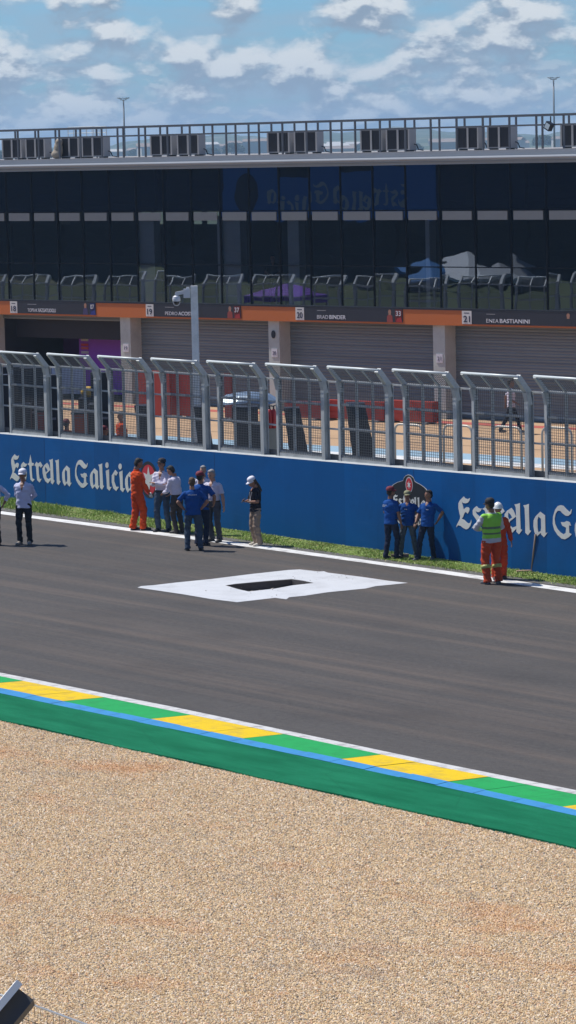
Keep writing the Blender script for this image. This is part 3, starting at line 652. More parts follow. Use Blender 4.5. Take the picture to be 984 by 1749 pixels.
# band: orange with dark name boards
mb = MB(); mb.box(bx(X0), bx(X1), -.14, .35, 3.2, 3.71); mb.build('fascia_band', ORG, bld)
mb = MB(); mb.box(bx(X0), bx(X1), -.16, .3, 3.713, 3.775); mb.build('band_cap', DARK, bld)
def wx(px, py=540): return bx(W(px, py, YB - .15).x)
TXT = mat('text_white', (.62, .63, .68), .6); NUMD = mat('text_navy', (.012, .016, .05), .6); PLATE = mat('number_plate', (.60, .59, .58), .6)
def text(body, x0, x1, z0, hh, y, m, parent, name='lettering', bold=0, thin=False):
    cu = bpy.data.curves.new('text', 'FONT'); cu.body = body; cu.size = 1; cu.offset = bold; cu.extrude = .004
    o = bpy.data.objects.new('text', cu); COL.objects.link(o); dg = bpy.context.evaluated_depsgraph_get(); me = bpy.data.meshes.new_from_object(o.evaluated_get(dg)); COL.objects.unlink(o); bpy.data.objects.remove(o)
    v = np.zeros(len(me.vertices) * 3); me.vertices.foreach_get('co', v); v = v.reshape(-1, 3); mn, mx_ = v.min(0), v.max(0)
    v2 = np.stack([x0 + (v[:, 0] - mn[0]) / (mx_[0] - mn[0]) * (x1 - x0), y - v[:, 2], z0 + (v[:, 1] - mn[1]) / (mx_[1] - mn[1]) * hh], 1)
    me.vertices.foreach_set('co', v2.ravel()); me.materials.clear(); me.materials.append(m); me.update()
    bm = bmesh.new(); bm.from_mesh(me); bmesh.ops.recalc_face_normals(bm, faces=bm.faces); bm.to_mesh(me); bm.free()
    o = bpy.data.objects.new(name, me); COL.objects.link(o); o.parent = parent; return o
SK1 = mat('portrait_skin', (.35, .18, .12), .6); 
boards = [('18', 18.3, 30.5, 164, ('TOPRAK', 48, 65), ('RAZGATLIOGLU', 66.5, 96), (143, 150), (154, 163, '07', (.02, .03, .22))),
          ('19', 250, 263, 412, ('PEDRO', 282.6, 303.5), ('ACOSTA', 305, 334), (390, 396.5), (400, 411, '37', (.35, .02, .02))),
          ('20', 505.4, 520, 688, ('BRAD', 542, 561), ('BINDER', 563, 591), (662, 670), (675, 687, '33', (.35, .02, .02))),
          ('21', 789.5, 806, 985, ('ENEA', 831, 852), ('BASTIANINI', 854, 905), (966, 975.5), None)]
for num, p0, p1, p2, n1_, n2_, por, tile in boards:
    xe = wx(p2) if p2 < 985 else wx(994)
    mb = MB(); mb.box(wx(p1), xe, -.156, -.142, 3.262, 3.71); bd = mb.build('name_board', SIGN, bld)
    mb = MB(); mb.box(wx(p0), wx(p1) - .004, -.165, -.142, 3.262, 3.705); pl = mb.build('number_plate', PLATE, bld)
    text(num, wx(p0) + .07, wx(p1) - .07, 3.33, .21, -.170, NUMD, pl, 'number', .012)
    mb = MB(); mb.box(wx(p0) + .09, wx(p1) - .10, -.169, -.166, 3.62, 3.645); mb.build('plate_mark', NUMD, pl)
    text(n1_[0], wx(n1_[1]), wx(n1_[2]), 3.325, .125, -.160, TXT, bd, 'name_text', -.004)
    text(n2_[0], wx(n2_[1]), wx(n2_[2]), 3.325, .135, -.160, TXT, bd, 'name_text', .014)
    mb = MB(); mb.box(wx(n1_[1]), wx(n1_[1] + 15), -.160, -.157, 3.60, 3.62); mb.build('small_print', mat('small_print', (.28, .28, .30), .6), bd)
    xc = (wx(por[0]) + wx(por[1])) / 2; mb = MB(); sil = [(-.13, 0), (-.12, .2), (-.06, .25), (-.05, .28), (-.07, .35), (-.05, .41), (0, .43), (.05, .41), (.07, .35), (.05, .28), (.06, .25), (.12, .2), (.13, 0)]
    mb.prism(sil[:3] + sil[-3:], .002, lambda x, y, t: (xc + x, -.157 - t, 3.265 + y), mi=0); mb.prism(sil[2:-2], .002, lambda x, y, t: (xc + x, -.1575 - t, 3.265 + y), mi=1)
    mb.build('portrait', [mat('portrait_suit_' + num, {'18': (.05, .04, .12)}.get(num, (.28, .05, .04)) if num != '21' else (.02, .02, .03), .6), SK1], bd)
    if tile:
        mb = MB(); mb.box(wx(tile[0]), wx(tile[1]), -.160, -.157, 3.265, 3.70); ti = mb.build('number_tile', mat('tile_' + num, tuple(c * .35 for c in tile[3]), .6), bd)
        mb = MB(); mb.prism([(0, 0), (.28, 0), (.22, .17), (.05, .12)], .002, lambda x, y, t: (wx(tile[0]) + .04 + x, -.1605 - t, 3.27 + y)); mb.build('tile_mark', mat('tmark_' + num, tile[3], .6), ti)
        text(tile[2], wx(tile[0]) + .04, wx(tile[1]) - .05, 3.48, .17, -.164, TXT, ti, 'number', .008)
# little number signs on the pillars
for (a, b), num in zip(pil[2:5], ('19', '20', '21')):
    mb = MB(); xo = bx(a) + .14; mb.box(xo, xo + .28, -.02, -.002, 1.92, 2.22); sg = mb.build('pillar_sign', mat('pillar_sign', (.62, .62, .66), .6), bld)
    text(num, xo + .06, xo + .22, 2.0, .13, -.024, mat('sign_grey', (.12, .12, .18), .6), sg, 'number')
xo = bx(-79.99) + .15; disc(xo + .1, 2.72, .09, .14, -.004, .03, 'speaker_grille', DARK, bld)
# ---- glass front
def glass_mat(name, tint, refl, dark=None, seed=0, disp=.0022):
    m, nt, lk, bs = newmat(name); nt.remove(bs); out = nt['Material Output']
    gl_ = nt.new('ShaderNodeBsdfGlossy'); gl_.inputs['Roughness'].default_value = .008; gl_.inputs['Color'].default_value = (.80, .88, 1, 1)
    if dark: tr_ = nt.new('ShaderNodeBsdfDiffuse'); tr_.inputs[0].default_value = (*dark, 1)
    else: tr_ = nt.new('ShaderNodeBsdfTransparent'); tr_.inputs[0].default_value = (*tint, 1)
    fr = nt.new('ShaderNodeFresnel'); fr.inputs[0].default_value = 1.5
    fc = nt.new('ShaderNodeMath'); fc.operation = 'MULTIPLY_ADD'; fc.inputs[1].default_value = 1.2; fc.inputs[2].default_value = refl; lk.new(fr.outputs[0], fc.inputs[0])
    mx_ = nt.new('ShaderNodeMixShader'); lk.new(fc.outputs[0], mx_.inputs[0]); lk.new(tr_.outputs[0], mx_.inputs[1]); lk.new(gl_.outputs[0], mx_.inputs[2]); lk.new(mx_.outputs[0], out.inputs[0])
    b = nt.new('ShaderNodeBump'); b.inputs['Strength'].default_value = 1; b.inputs['Distance'].default_value = disp
    lk.new(noise(nt, lk, .9, 1, .4, sc=(1, 1, 1.6)), b.inputs['Height']); lk.new(b.outputs[0], gl_.inputs['Normal']); return m
GLASS = glass_mat('window_glass', (.60, .66, .76), .20, disp=.0015); SPAN = glass_mat('spandrel_glass', (0, 0, 0), .09, (.004, .008, .020), disp=.0006); MULL = mat('mullion', (.004, .006, .012), .6, spec=.1)
mulls = [-104.0 + 1.0]; mu = [-93.33, -91.94, -90.58, -89.23, -87.81, -86.41, -85.01, -83.62, -82.2, -80.77, -79.34, -77.9, -76.46, -74.99, -73.52, -72.02, -70.5, -68.98, -67.49]
while mu[0] > -103: mu = [mu[0] - 1.4] + mu
while mu[-1] < -60.5: mu.append(mu[-1] + 1.5)
mu = [X0] + mu + [X1]; rnd = random.Random(4)
TILT = R(.13)
for i in range(len(mu) - 1):
    a, b = bx(mu[i]), bx(mu[i + 1])
    for (z0, z1, mm, nm) in ((3.78, 5.14, GLASS, 'window_pane'), (5.17, 7.05, GLASS, 'window_pane'), (7.09, 8.60, SPAN, 'spandrel_pane')):
        mb = MB(); j1, j2 = rnd.gauss(0, .0014), rnd.gauss(0, .0016); wq, hq = b - a, z1 - z0
        y_ = lambda x, z: (x - (a + b) / 2) * j1 * 1.0 + (z - (z0 + z1) / 2) * (math.tan(TILT) + j2)
        c4 = [(a + .03, z0), (b - .03, z0), (b - .03, z1), (a + .03, z1)]
        mb.add([(x, y_(x, z), z) for x, z in c4] + [(x, y_(x, z) + .02, z) for x, z in c4], [(0, 1, 2, 3), (7, 6, 5, 4), (0, 4, 5, 1), (1, 5, 6, 2), (2, 6, 7, 3), (3, 7, 4, 0)] if mm is SPAN else [(0, 1, 2, 3)])
        mb.build(nm, mm, bld, fix=False)
for x in mu: mb = MB(); mb.box(bx(x) - .025, bx(x) + .025, -.03, .10, 3.78, 8.6); mb.build('mullion', MULL, bld)
for z in (5.155, 7.07): mb = MB(); mb.box(bx(X0), bx(X1), -.012, .05, z - .018, z + .018); mb.build('transom', MULL, bld)
BLIND = mat('blind', (.25, .255, .245), .7, var=.1, vscale=2)
for i in range(len(mu) - 1):
    a, b = bx(mu[i]), bx(mu[i + 1]); mb = MB(); mb.box(a + .13, b - .13, -.03, -.008, 6.74, 7.035); mb.build('blind', BLIND, bld)
    
# ---- rooftop: railings, air conditioners, scaffold
RAIL = mat('railing', (.12, .125, .14), .5, .3, var=.15)
def railing(y, label, off):
    x = bx(X0) + off; t = thing('roof_railing', label, 'railing', (-80, YB, 0))
    while x < bx(X1): mb = MB(); mb.box(x - .028, x + .028, y - .028, y + .028, 9.05, 10.13); mb.build('post', RAIL, t); x += 1.125
    for z in ((10.16, 9.83) if off < .5 else (10.16,)): mb = MB(); mb.box(bx(X0), bx(X1), y - .031, y + .031, z - .028, z + .028); mb.build('rail', RAIL, t)
railing(.05, 'grey steel railing along the front roof edge of the pit building', .1)
railing(2.6, 'grey steel railing standing behind the row of rooftop air conditioners', .62)
ACB = mat('ac_casing', (.36, .35, .35), .6, var=.1, vscale=2); ACG = mat('ac_coil', (.040, .038, .045), .7, var=.25, vscale=20); 
def ac_proto(wd):
    t = thing('air_conditioner', '', 'air conditioner', (0, 0, 0), 0, 'air conditioners on the pit building roof')
    mb = MB(); h = .80; d = .36
    mb.box(0, .05, -d, 0, .05, h); mb.box(wd - .05, wd, -d, 0, .05, h); mb.box(.05, wd - .05, -d + .02, 0, h - .05, h - .001); mb.box(.05, wd - .05, -d + .02, 0, .051, .09); mb.box(.05, wd - .05, -.03, -.002, .09, h - .05); mb.box(wd * .47, wd * .55, -d - .01, -d + .03, .06, h - .01)
    mb.build('casing', ACB, t); mb = MB(); mb.box(.052, wd * .468, -d + .015, -.05, .092, h - .052); mb.box(wd * .552, wd - .052, -d + .015, -.05, .092, h - .052)
    for k in range(14): z = .12 + k * .046; mb.box(.055, wd * .465, -d + .004, -d + .014, z, z + .008); mb.box(wd * .555, wd - .055, -d + .004, -d + .014, z, z + .008)
    mb.build('coil_grille', ACG, t); 
    for q in (.08, wd - .16): mb = MB(); mb.box(q, q + .08, -d, 0, 0, .049); mb.build('foot', DARK, t)
   
    mb = MB(); mb.tube([(wd, -.1, .25), (wd + .08, -.1, .22), (wd + .14, -.1, .06), (wd + .3, -.1, .03)], .018, 6); mb.build('hose', DARK, t); return t
acx = [(5, 42), (45, 82), (103, 140), (141, 182), (258, 299), (304, 345), (458, 500), (504, 547), (617, 658), (661, 705), (782, 823), (834, 878), (959, 1004)]
acl = ['first air conditioner at the far left end of the roof', 'second air conditioner from the left end of the roof', 'air conditioner beside the tan sack on the roof', 'air conditioner under the thin scaffold on the roof',
       'air conditioner just right of the left light mast', 'right unit of the pair next after the left light mast', 'left unit of the roof pair above the name Pedro Acosta end', 'right unit of the middle roof pair left of the bare railing stretch',
       'left unit of the touching pair above the Brad Binder board', 'right unit of the touching pair above the Brad Binder board', 'left unit of the pair above board twenty one', 'air conditioner just left of the roof spotlight', 'air conditioner cut by the right photo edge']
ac = None
for (a, b), l in zip(acx, acl):
    x0_, x1_ = W(a, 245, YB + .9).x, W(b - 3, 245, YB + .9).x; loc = (x0_, YB + 1.2, 9.05)
    if ac is None: ac = ac_proto(.80); ac.location = loc; ac['label'] = l; o = ac
    else: o = dup(ac, loc, 0, l)
    s_ = (x1_ - x0_ - .02) / .80
    o.scale = (max(.8, s_), 1, 1)
t = thing('scaffold', 'thin bare scaffold frame sticking up behind the roof railing', 'scaffold', (W(116, 215, YB + 6).x, YB + 6, 9.05)); wsc = W(160, 215, YB + 6).x - W(116, 215, YB + 6).x
mb = MB()
for x in (0, wsc * .22, wsc * .45, wsc * .72, wsc): mb.tube([(x, 0, 0), (x, 0, 1.22)], .018, 6); mb.tube([(x, .7, 0), (x, .7, 1.22)], .018, 6)
for z in (.75, .98, 1.22): mb.tube([(0, 0, z), (wsc, 0, z)], .016, 6); mb.tube([(0, .7, z), (wsc, .7, z)], .016, 6)
mb.build('frame', GALVL, t); mb = MB(); mb.box(.2, wsc, .05, .65, .60, .66); mb.build('platform', COPE, t)
p = W(100, 262, YB + .7); mb = MB(); mb.ell((0, 0, .34), (.20, .16, .36)); mb.ell((.05, 0, .62), (.16, .14, .14)); mb.ell((-.05, -.05, .16), (.24, .18, .17))
remesh(mb, 'sack', mat('sack', (.34, .29, .23), .9, var=.2, vscale=6, bump=.8, bscale=12), None, .03, 2, label='lumpy tan sack tied by the railing at the roof edge', category='sack').location = (p.x, p.y, 9.05)
p = W(943, 214, YB + .05); t = thing('spotlight', 'small black spotlight clamped to the roof railing at the right', 'spotlight', (p.x, YB - .05, 9.80))
mb = MB(); mb.box(-.13, .10, -.12, .06, -.16, .10, mx=Matrix.Rotation(.5, 4, 'Y')); mb.build('housing', DARK, t); mb = MB(); mb.box(-.10, .07, -.128, -.121, -.12, .06, mx=Matrix.Rotation(.5, 4, 'Y')); mb.build('lens', mat('lens', (.5, .6, .65), .2), t)
mb = MB(); mb.bar((0, .03, -.1), (0, .03, .3), .03); mb.build('bracket', DARK, t)

# ================================================================== PIT LANE SURFACE
TAN = mat('pit_tan', (.46, .30, .175), .85, var=.10, vscale=.5, dirt=(.38, .24, .14), dscale=.25, bump=.3, bscale=20)
def flat(name, x0, x1, y0, y1, z, m):
    mb = MB(); mb.add([(x0, y0, z), (x1, y0, z), (x1, y1, z), (x0, y1, z)], [(0, 1, 2, 3)]); o = mb.build(name, m, fix=False, kind='structure'); return o
def pitpoly(name, y0, y1, z, m): return flat(name, -230, 90, y0, y1, z, m)
# working lane between wall and pit lane
mb = MB(); a_, b_ = wpt(-160, .3), wpt(160, .3); mb.add([(a_.x, a_.y, .002), (b_.x, b_.y, .002), (b_.x, 75.2, .002), (a_.x, 75.2, .002)] if False else [(-220, 93.3 + .0, .002), (90, 25, .002), (90, 75.2, .002), (-220, 94, .002)], [(0, 1, 2, 3)])
pitpoly('pit_lane', 60.5, 87.6, .002, TAN)
pitpoly('pit_lane_blue_stripe', 76.1, 77.6, .006, mat('pit_blue', (.27, .40, .50), .7, var=.1)); pitpoly('pit_lane_white_stripe', 75.2, 76.1, .006, WHITEPAINT)
pitpoly('pit_lane_red_line', 85.7, 86.4, .006, mat('pit_red', (.42, .09, .07), .7, var=.15)); pitpoly('pit_lane_joint', 79.6, 79.66, .006, mat('pit_joint', (.05, .045, .04), .9))
pitpoly('pit_working_strip', 60.6, 74.6, .006, mat('pit_grey', (.30, .29, .27), .85, var=.15, vscale=.8))

# ================================================================== CAMERA POLE
pp_ = D(338, 742, 93.5); pz = 0
base = Vector((pp_.x, pp_.y, 0)); t = thing('camera_pole', 'tall galvanised pole with a white dome camera on its left, behind the fence', 'camera pole', base, YAW)
zt = HC - ((D(333, 487, 93.5).z - HC) * -1); s_ = 5700 / 93.5
mb = MB(); hx = .088; mb.box(-hx, hx, -.09, .09, 0, zt); mb.box(-hx - .012, -hx, -.10, -.06, 0, zt); mb.box(hx, hx + .012, -.10, -.06, 0, zt); mb.box(-.012, .012, -.10, -.09, .1, zt - .1); mb.box(-hx - .05, hx + .05, -.14, .14, 0, .02)
for z in (.9, 2.2, 3.6): mb.box(-hx - .014, hx + .014, -.104, .094, z, z + .03)
mb.build('pole', mat('pole_galv', (.88, .86, .80), .5, 0, var=.3, vscale=2.5, dirt=(.64, .64, .62), dscale=3), t)
WPL = mat('white_plastic', (.62, .63, .66), .35, var=.04)
mb = MB(); mb.box(-.30, -.115, -.08, .08, zt - .33, zt - .08); mb.box(-.22, -.13, -.05, .05, zt - .08, zt - .03); mb.bar((-.28, 0, zt - .17), (-.52, 0, zt - .21), .09, .10); mb.bar((-.50, 0, zt - .19), (-.50, 0, zt - .30), .08, .08); mb.build('bracket', WPL, t)
mb = MB(); mb.tube([(-.50, 0, zt - .26), (-.50, 0, zt - .29), (-.50, 0, zt - .36), (-.50, 0, zt - .42)], [.06, .10, .115, .11], 14); cm = mb.build('camera_housing', WPL, t, smooth=False)
mb = MB(); mb.ell((-.50, 0, zt - .42), (.085, .085, .10)); mb.build('dome', mat('dome_glass', (.02, .02, .025), .1), cm, smooth=True)
mb = MB(); mb.tube([(-.585, 0, zt - .44)] + [(-.50 + .09 * math.cos(a), 0, zt - .45 + .09 * math.sin(a)) for a in [math.pi + math.pi * k / 8 for k in range(9)]], .012, 6); mb.build('guard_ring', WPL, cm)

# ================================================================== LIGHT MASTS, HILLS, TOWN
def mast(px, pyt, label):
    dd = 905; top = D(px, pyt, dd); t = thing('light_mast', label, 'light mast', (top.x, top.y, 0), YAW, 'floodlight masts beyond the building'); h = top.z
    mb = MB(); mb.tube([(0, 0, 0), (0, 0, h * .5), (0, 0, h)], [.32, .27, .20], 10); mb.build('pole', mat('mast_steel', (.22, .22, .22), .5, .3), t, smooth=True)
    mb = MB(); mb.bar((-1.1, 0, h + .6), (0, 0, h), .14); mb.bar((1.1, 0, h + .6), (0, 0, h), .14); mb.bar((0, -1.2, h + .3), (0, 0, h), .12); mb.bar((-.9, 0, h + .2), (.9, 0, h + .2), .12); mb.build('arms', mat('mast_steel'
, (.22, .22, .22)), t)
    for dx, dy in ((-1.25, 0), (1.25, 0), (-.7, -.8), (.7, -.8), (0, 1.0)):
        mb = MB(); mb.box(-.42, .42, -.35, .35, -.12, .12, mx=Matrix.Translation((dx, dy, h + .65)) @ Matrix.Rotation(-.35 if dx > 0 else .35, 4, 'Y')); mb.build('floodlight', mat('lamp_head', (.62, .60, .56), .4), t)
mast(211, 172, 'floodlight mast rising behind the left half of the roof'); mast(945.5, 137, 'floodlight mast rising near the right photo edge')
def hills():
    mb = MB(); NA, ND = 260, 26; rows = []
    for j in range(ND):
        dd = 1500 * (1.043 ** j)
        for i in range(NA):
            a = YAW + R(24) - R(48) * i / (NA - 1); u = i / (NA - 1) * 48
            hh = 14 * math.sin(u * .55 + .5) + 9 * math.sin(u * 1.7 + j * .05) + 5 * math.sin(u * 4.1 + j * .3) + 2.2 * math.sin(u * 11 + j) + 1.3 * math.sin(u * 23 + j * 2.1)
            k = max(0, (dd - 1700)) / 2800; px = (i / (NA - 1) - .5)
            z = -6 + k * (30 + hh * .40 + 22 * px)
            rows.append((-math.sin(a) * dd, math.cos(a) * dd, z))
    fs = [(j * NA + i, j * NA + i + 1, (j + 1) * NA + i + 1, (j + 1) * NA + i) for j in range(ND - 1) for i in range(NA - 1)]
    mb.add(rows, fs); m, nt, lk, bs = newmat('hill_land'); n = noise(nt, lk, .006, 8, .65); n2_ = noise(nt, lk, .03, 6, .7)
    col = ramp(nt, lk, n, [(.35, (.030, .055, .022)), (.52, (.055, .085, .03)), (.62, (.15, .15, .09)), (.75, (.05, .07, .03))])
    col = mix(nt, lk, ramp(nt, lk, n2_, [(.62, 0.0), (.7, .8)]), col, (.25, .22, .18))
    lk.new(col, bs.inputs['Base Color']); bs.inputs['Roughness'].default_value = 1
    mb.build('hills', m, fix=False, smooth=True, kind='structure')
hills()
rnd = random.Random(21); PL = [mat('house_a', (.55, .53, .50), .8), mat('house_b', (.42, .36, .30), .8)]; RF = mat('house_roof', (.28, .22, .18), .9)
for i in range(30):
    px = rnd.choice([rnd.uniform(555, 620), rnd.uniform(560, 900), rnd.uniform(790, 960), rnd.uniform(350, 450), rnd.uniform(180, 260)]); dd = rnd.uniform(2200, 3000); yh_ = 262 - .0225 * px; p = D(px, yh_ + rnd.uniform(-3, 7) , dd)
    w_ = rnd.uniform(8, 26); h_ = rnd.uniform(4, 9); t = thing('distant_house', 'tiny pale house on the far hillside behind the roof railing', 'house', (p.x, p.y, p.z - 5), YAW + rnd.uniform(-.4, .4), 'pale houses on the far hillside')
    mb = MB(); mb.box(-w_ / 2, w_ / 2, -5, 5, -4, h_); mb.build('walls', PL[i % 2], t)
    mb = MB(); mb.add([(-w_ / 2 - .4, -5.4, h_ + .02), (w_ / 2 + .4, -5.4, h_ + .02), (w_ / 2 + .4, 5.4, h_ + .02), (-w_ / 2 - .4, 5.4, h_ + .02), (-w_ / 2, 0, h_ + 1.8), (w_ / 2, 0, h_ + 1.8)], [(0, 1, 5, 4), (2, 3, 4, 5), (1, 2, 5), (3, 0, 4), (0, 3, 2, 1)]); mb.build('roof', RF if i % 3 else PL[0], t)
# tree line beyond the building
def canopy(rnd, n, wx_, dy, hz, leaf):
    mb = MB()
    for _ in range(n):
        th, ph = rnd.uniform(0, 6.28), rnd.uniform(-.4, 1.4); rr = rnd.uniform(.55, 1.0); x, y, z = math.cos(th) * math.cos(ph) * rr * wx_, math.sin(th) * math.cos(ph) * rr * dy, hz * (.62 + .38 * math.sin(ph) * rr)
        a = Vector((rnd.gauss(0, 1), rnd.gauss(0, 1), rnd.gauss(0, 1))).normalized() * leaf; b = Vector((rnd.gauss(0, 1), rnd.gauss(0, 1), rnd.gauss(0, 1))).normalized() * leaf; c = Vector((x, y, z)); mb.add([c + a, c + b, c - a, c - b], [(0, 1, 2, 3)], rnd.choice((0, 0, 1)))
    return mb
LV = [mat('leaf_dark', (.035, .062, .018), .8, var=.4, vscale=.3), mat('leaf_mid', (.06, .10, .028), .8, var=.4, vscale=.3)]; BARK = mat('bark', (.12, .09, .06), .9)
rnd = random.Random(31); tp = None
for i in range(26):
    px = -60 + i * 43 + rnd.uniform(-14, 14); dd = rnd.uniform(2000, 2900); sc_ = rnd.uniform(.9, 1.3); p = D(px, 300, dd); loc = (p.x, p.y, -.12)
    if tp is None:
        tp = thing('tree', 'distant green tree beyond the pit building, seen through the roof railing', 'tree', loc, 0, 'trees beyond the pit building'); canopy(rnd, 1500, 5.5, 5.5, 11, .5).build('crown', LV, tp, fix=False); mb = MB(); mb.tube([(0, 0, 0), (.1, 0, 3), (0, .2, 7)], [.35, .25, .12], 8); mb.build('trunk', BARK, tp); o = tp
    else: o = dup(tp, loc, rnd.uniform(0, 6))
    o.scale = (sc_ * 1.2, sc_ * 1.2, sc_)

# ================================================================== PEOPLE
SKIN_T = {'brown': (.24, .115, .07), 'tan': (.33, .16, .10), 'light': (.46, .25, .17)}
LIP = mat('lips', (.22, .06, .05), .6); EYE = mat('eyes', (.02, .015, .012), .3)
def skin(k): return mat('skin_' + k, SKIN_T[k], .55, var=.06)
def lerp(a, b, t): return Vector(a).lerp(Vector(b), t)
def capsule(mb, a, b, ra, rb, n=10, mid=None):
    """tapered limb segment with rounded ends"""
    a, b = Vector(a), Vector(b); d = (b - a).normalized()
    pts = [a - d * ra * .9, a - d * ra * .5, a]; rr = [ra * .35, ra * .86, ra]
    if mid: pts.append(a.lerp(b, .35)); rr.append(mid)
    pts += [b, b + d * rb * .5, b + d * rb * .9]; rr += [rb, rb * .86, rb * .35]
    mb.tube(pts, rr, n)
def elbow(sh, wr, hint, l1, l2):
    sh, wr = Vector(sh), Vector(wr); d = wr - sh; L = min(d.length, (l1 + l2) * .995); dn = d.normalized(); wr = sh + dn * L
    a = (l1 * l1 - l2 * l2 + L * L) / (2 * L); h = math.sqrt(max(1e-6, l1 * l1 - a * a)); hv = Vector(hint); hv = (hv - dn * hv.dot(dn)).normalized()
    return sh + dn * a + hv * h, wr
def person(label, px, py, top, facing, build=1.0, tone='tan', shirt=('w', 'long'), legs='jeans', shoes='dark', hair='dark', cap=None, capcol=None, hair_len='short', belly=0,
           lean=(0, 0), headyaw=0, headpitch=0, arms=None, feet=((.10, 0, 0), (-.10, 0, 0)), group=None, vest=None, tuck=True, collar=True, wide=1.0, coverall=None, loc=None, height=None, helmet=False, seed=0, band=False, hold=None):
    loc = loc or G(px, py); dep = depth_of(loc); H = height or (py - top) * dep / F / math.cos(PITCH) * 1.0; k = H / 1.76
    t = thing('person', label, 'person', loc, YAW + R(facing), group); t.scale = (k, k, k)
    hipz = .93; lx, ly = lean
    hip = Vector((0, 0, hipz)); chest = Vector((lx * .75, ly * .75, 1.30)); neck = Vector((lx, ly, 1.475)); b = build
    hy, hp = R(headyaw), R(headpitch)
    HM = Matrix.Translation(neck) @ Matrix.Rotation(hy, 4, 'Z') @ Matrix.Rotation(hp, 4, 'X') @ Matrix.Translation((0, 0, .045))
    sh = {1: Vector((.168 * b + lx, ly, 1.405)), -1: Vector((-.168 * b + lx, ly, 1.405))}
    A = {1: dict(w=(.30, .02, .86), h=(.3, .5, 0)), -1: dict(w=(-.30, .02, .86), h=(-.3, .5, 0))}
    if arms:
        for s in arms: A[s] = arms[s]
    J = {}
    for s in (1, -1): J[s] = elbow(sh[s], A[s]['w'], A[s]['h'], .285, .255)
    L = {}
    for s, ft in zip((1, -1), feet):
        hj = hip + Vector((s * .095 * b, 0, 0)); an = Vector((ft[0], ft[1] + .03, .09 + ft[2])); kn, an = elbow(hj, an, (s * .15, -1, 0), .43, .425); L[s] = (hj, kn, an)
    # ---- body (one closed surface)
    mb = MB()
    mb.tube([hip + Vector((0, 0, -.06)), hip + Vector((0, 0, .03)), lerp(hip, chest, .45), chest, lerp(chest, neck, .6), neck + Vector((0, 0, -.02))], [(.12 * b, .09), (.155 * b, .11), (.135 * b, .10), (.165 * b, .115), (.15 * b, .10), (.06, .06)], 16)
    mb.tube([neck + Vector((0, 0.01, -.05)), neck + Vector((0, 0, .09))], [.068, .060], 12)
    he = lambda c, r, rot=None: mb.ell(HM @ Vector(c), r, (HM.to_3x3() @ rot) if rot else HM.to_3x3(), 14, 10)
    he((0, -.005, .152), (.080, .098, .108)); he((0, -.03, .085), (.056, .062, .062)); he((0, -.062, .045), (.030, .028, .022))
    he((0, -.100, .115), (.014, .020, .026)); he((0, -.108, .10), (.018, .014, .012)); he((0, -.086, .165), (.055, .016, .014)); he((0, -.090, .074), (.026, .012, .012))
    for s in (1, -1): he((s * .076, .0, .125), (.010, .020, .033)); he((s * .042, -.070, .10), (.02, .02, .02))
    for s in (1, -1):
        e, wr = J[s]; capsule(mb, sh[s] + Vector((-s * .01, 0, -.012)), e, .044 * b, .038 * b); capsule(mb, e, wr, .041 * b, .027 * b, mid=.043 * b)
        d = (Vector(A[s]['hd']).normalized() if 'hd' in A[s] else (wr - e).normalized()); side = d.cross(Vector((0, 0, 1))); side = side.normalized() if side.length > .1 else Vector((1, 0, 0)); side = side if side.x * s < 0 or abs(d.z) < .5 else -side
        if abs(d.z) > .7: side = Vector((0, -1, 0)) if s else side
        nrm = d.cross(side).normalized(); pc = wr + d * .055
        mb.tube([wr - d * .01, wr + d * .03, wr + d * .085, wr + d * .10], [(.026, .020), (.036, .018), (.040, .017), (.030, .012)], 10) if False else None
        pm = Matrix((side, nrm, d)).transposed(); mb.ell(pc, (.040, .016, .055), pm, 10, 8)
        for q, ln in zip((-.030, -.010, .010, .030), (.058, .072, .068, .052)):
            b0 = wr + d * .085 + side * q; b1 = b0 + d * ln * .55 + nrm * .006 * s; b2 = b1 + d * ln * .35 + nrm * .022 * s
            mb.tube([b0, b1, b2, b2 + (b2 - b1) * .2], [.0095, .0088, .0075, .004], 7)
        th0 = wr + d * .03 + side * .030; th1 = th0 + (d * .6 + side * .6).normalized() * .035; th2 = th1 + d * .028 + side * .006
        mb.tube([th0, th1, th2, th2 + d * .005], [.013, .011, .009, .004], 7)
    for s in (1, -1):
        hj, kn, an = L[s]; capsule(mb, hj, kn, .082 * b, .052 * b); capsule(mb, kn, an, .054 * b, .036 * b, mid=.056 * b); mb.ell(an + Vector((0, -.05, -.045)), (.035, .09, .03))
    HI = HM.inverted(); HI_ = np.array(HI)
    def paint(c):
        q = c @ HI_[:3, :3].T + HI_[:3, 3]; out = np.zeros(len(c))
        for s in (1, -1): out[(np.abs(q[:, 0] - s * .030) < .014) & (np.abs(q[:, 2] - .140) < .007) & (q[:, 1] < -.05)] = 2
        out[(np.abs(q[:, 0]) < .022) & (np.abs(q[:, 2] - .071) < .006) & (q[:, 1] < -.06)] = 1; return out
    body = remesh(mb, 'body', [skin(tone), LIP, EYE], t, .0095, 2, paint)
    # ---- clothes
    rnd = random.Random(seed + int(px)); wr_ = lambda: rnd.uniform(-.006, .008)
    def torso(mb, z0, grow, flare=0):
        top_ = neck + Vector((0, 0, -.005)); hz = Vector((0, 0, z0))
        pts = [hz, Vector((0, 0, (z0 + 1.05) / 2)), Vector((lx * .3, ly * .3, 1.08)), Vector((lx * .55, ly * .55 - belly * .3, 1.18)), chest, lerp(chest, neck, .45), lerp(chest, neck, .78), top_]
        rr = [(.170, .125 + belly * .4), (.168, .122 + belly * .7), (.160, .122 + belly), (.166, .126 + belly * .6), (.182, .132), (.182, .122), (.138, .092), (.070, .068)]
        mb.tube(pts, [((a + grow + flare * (i == 0) + wr_()) * b, (c + grow + flare * (i == 0)) * (.9 + .1 * b)) for i, (a, c) in enumerate(rr)], 20)
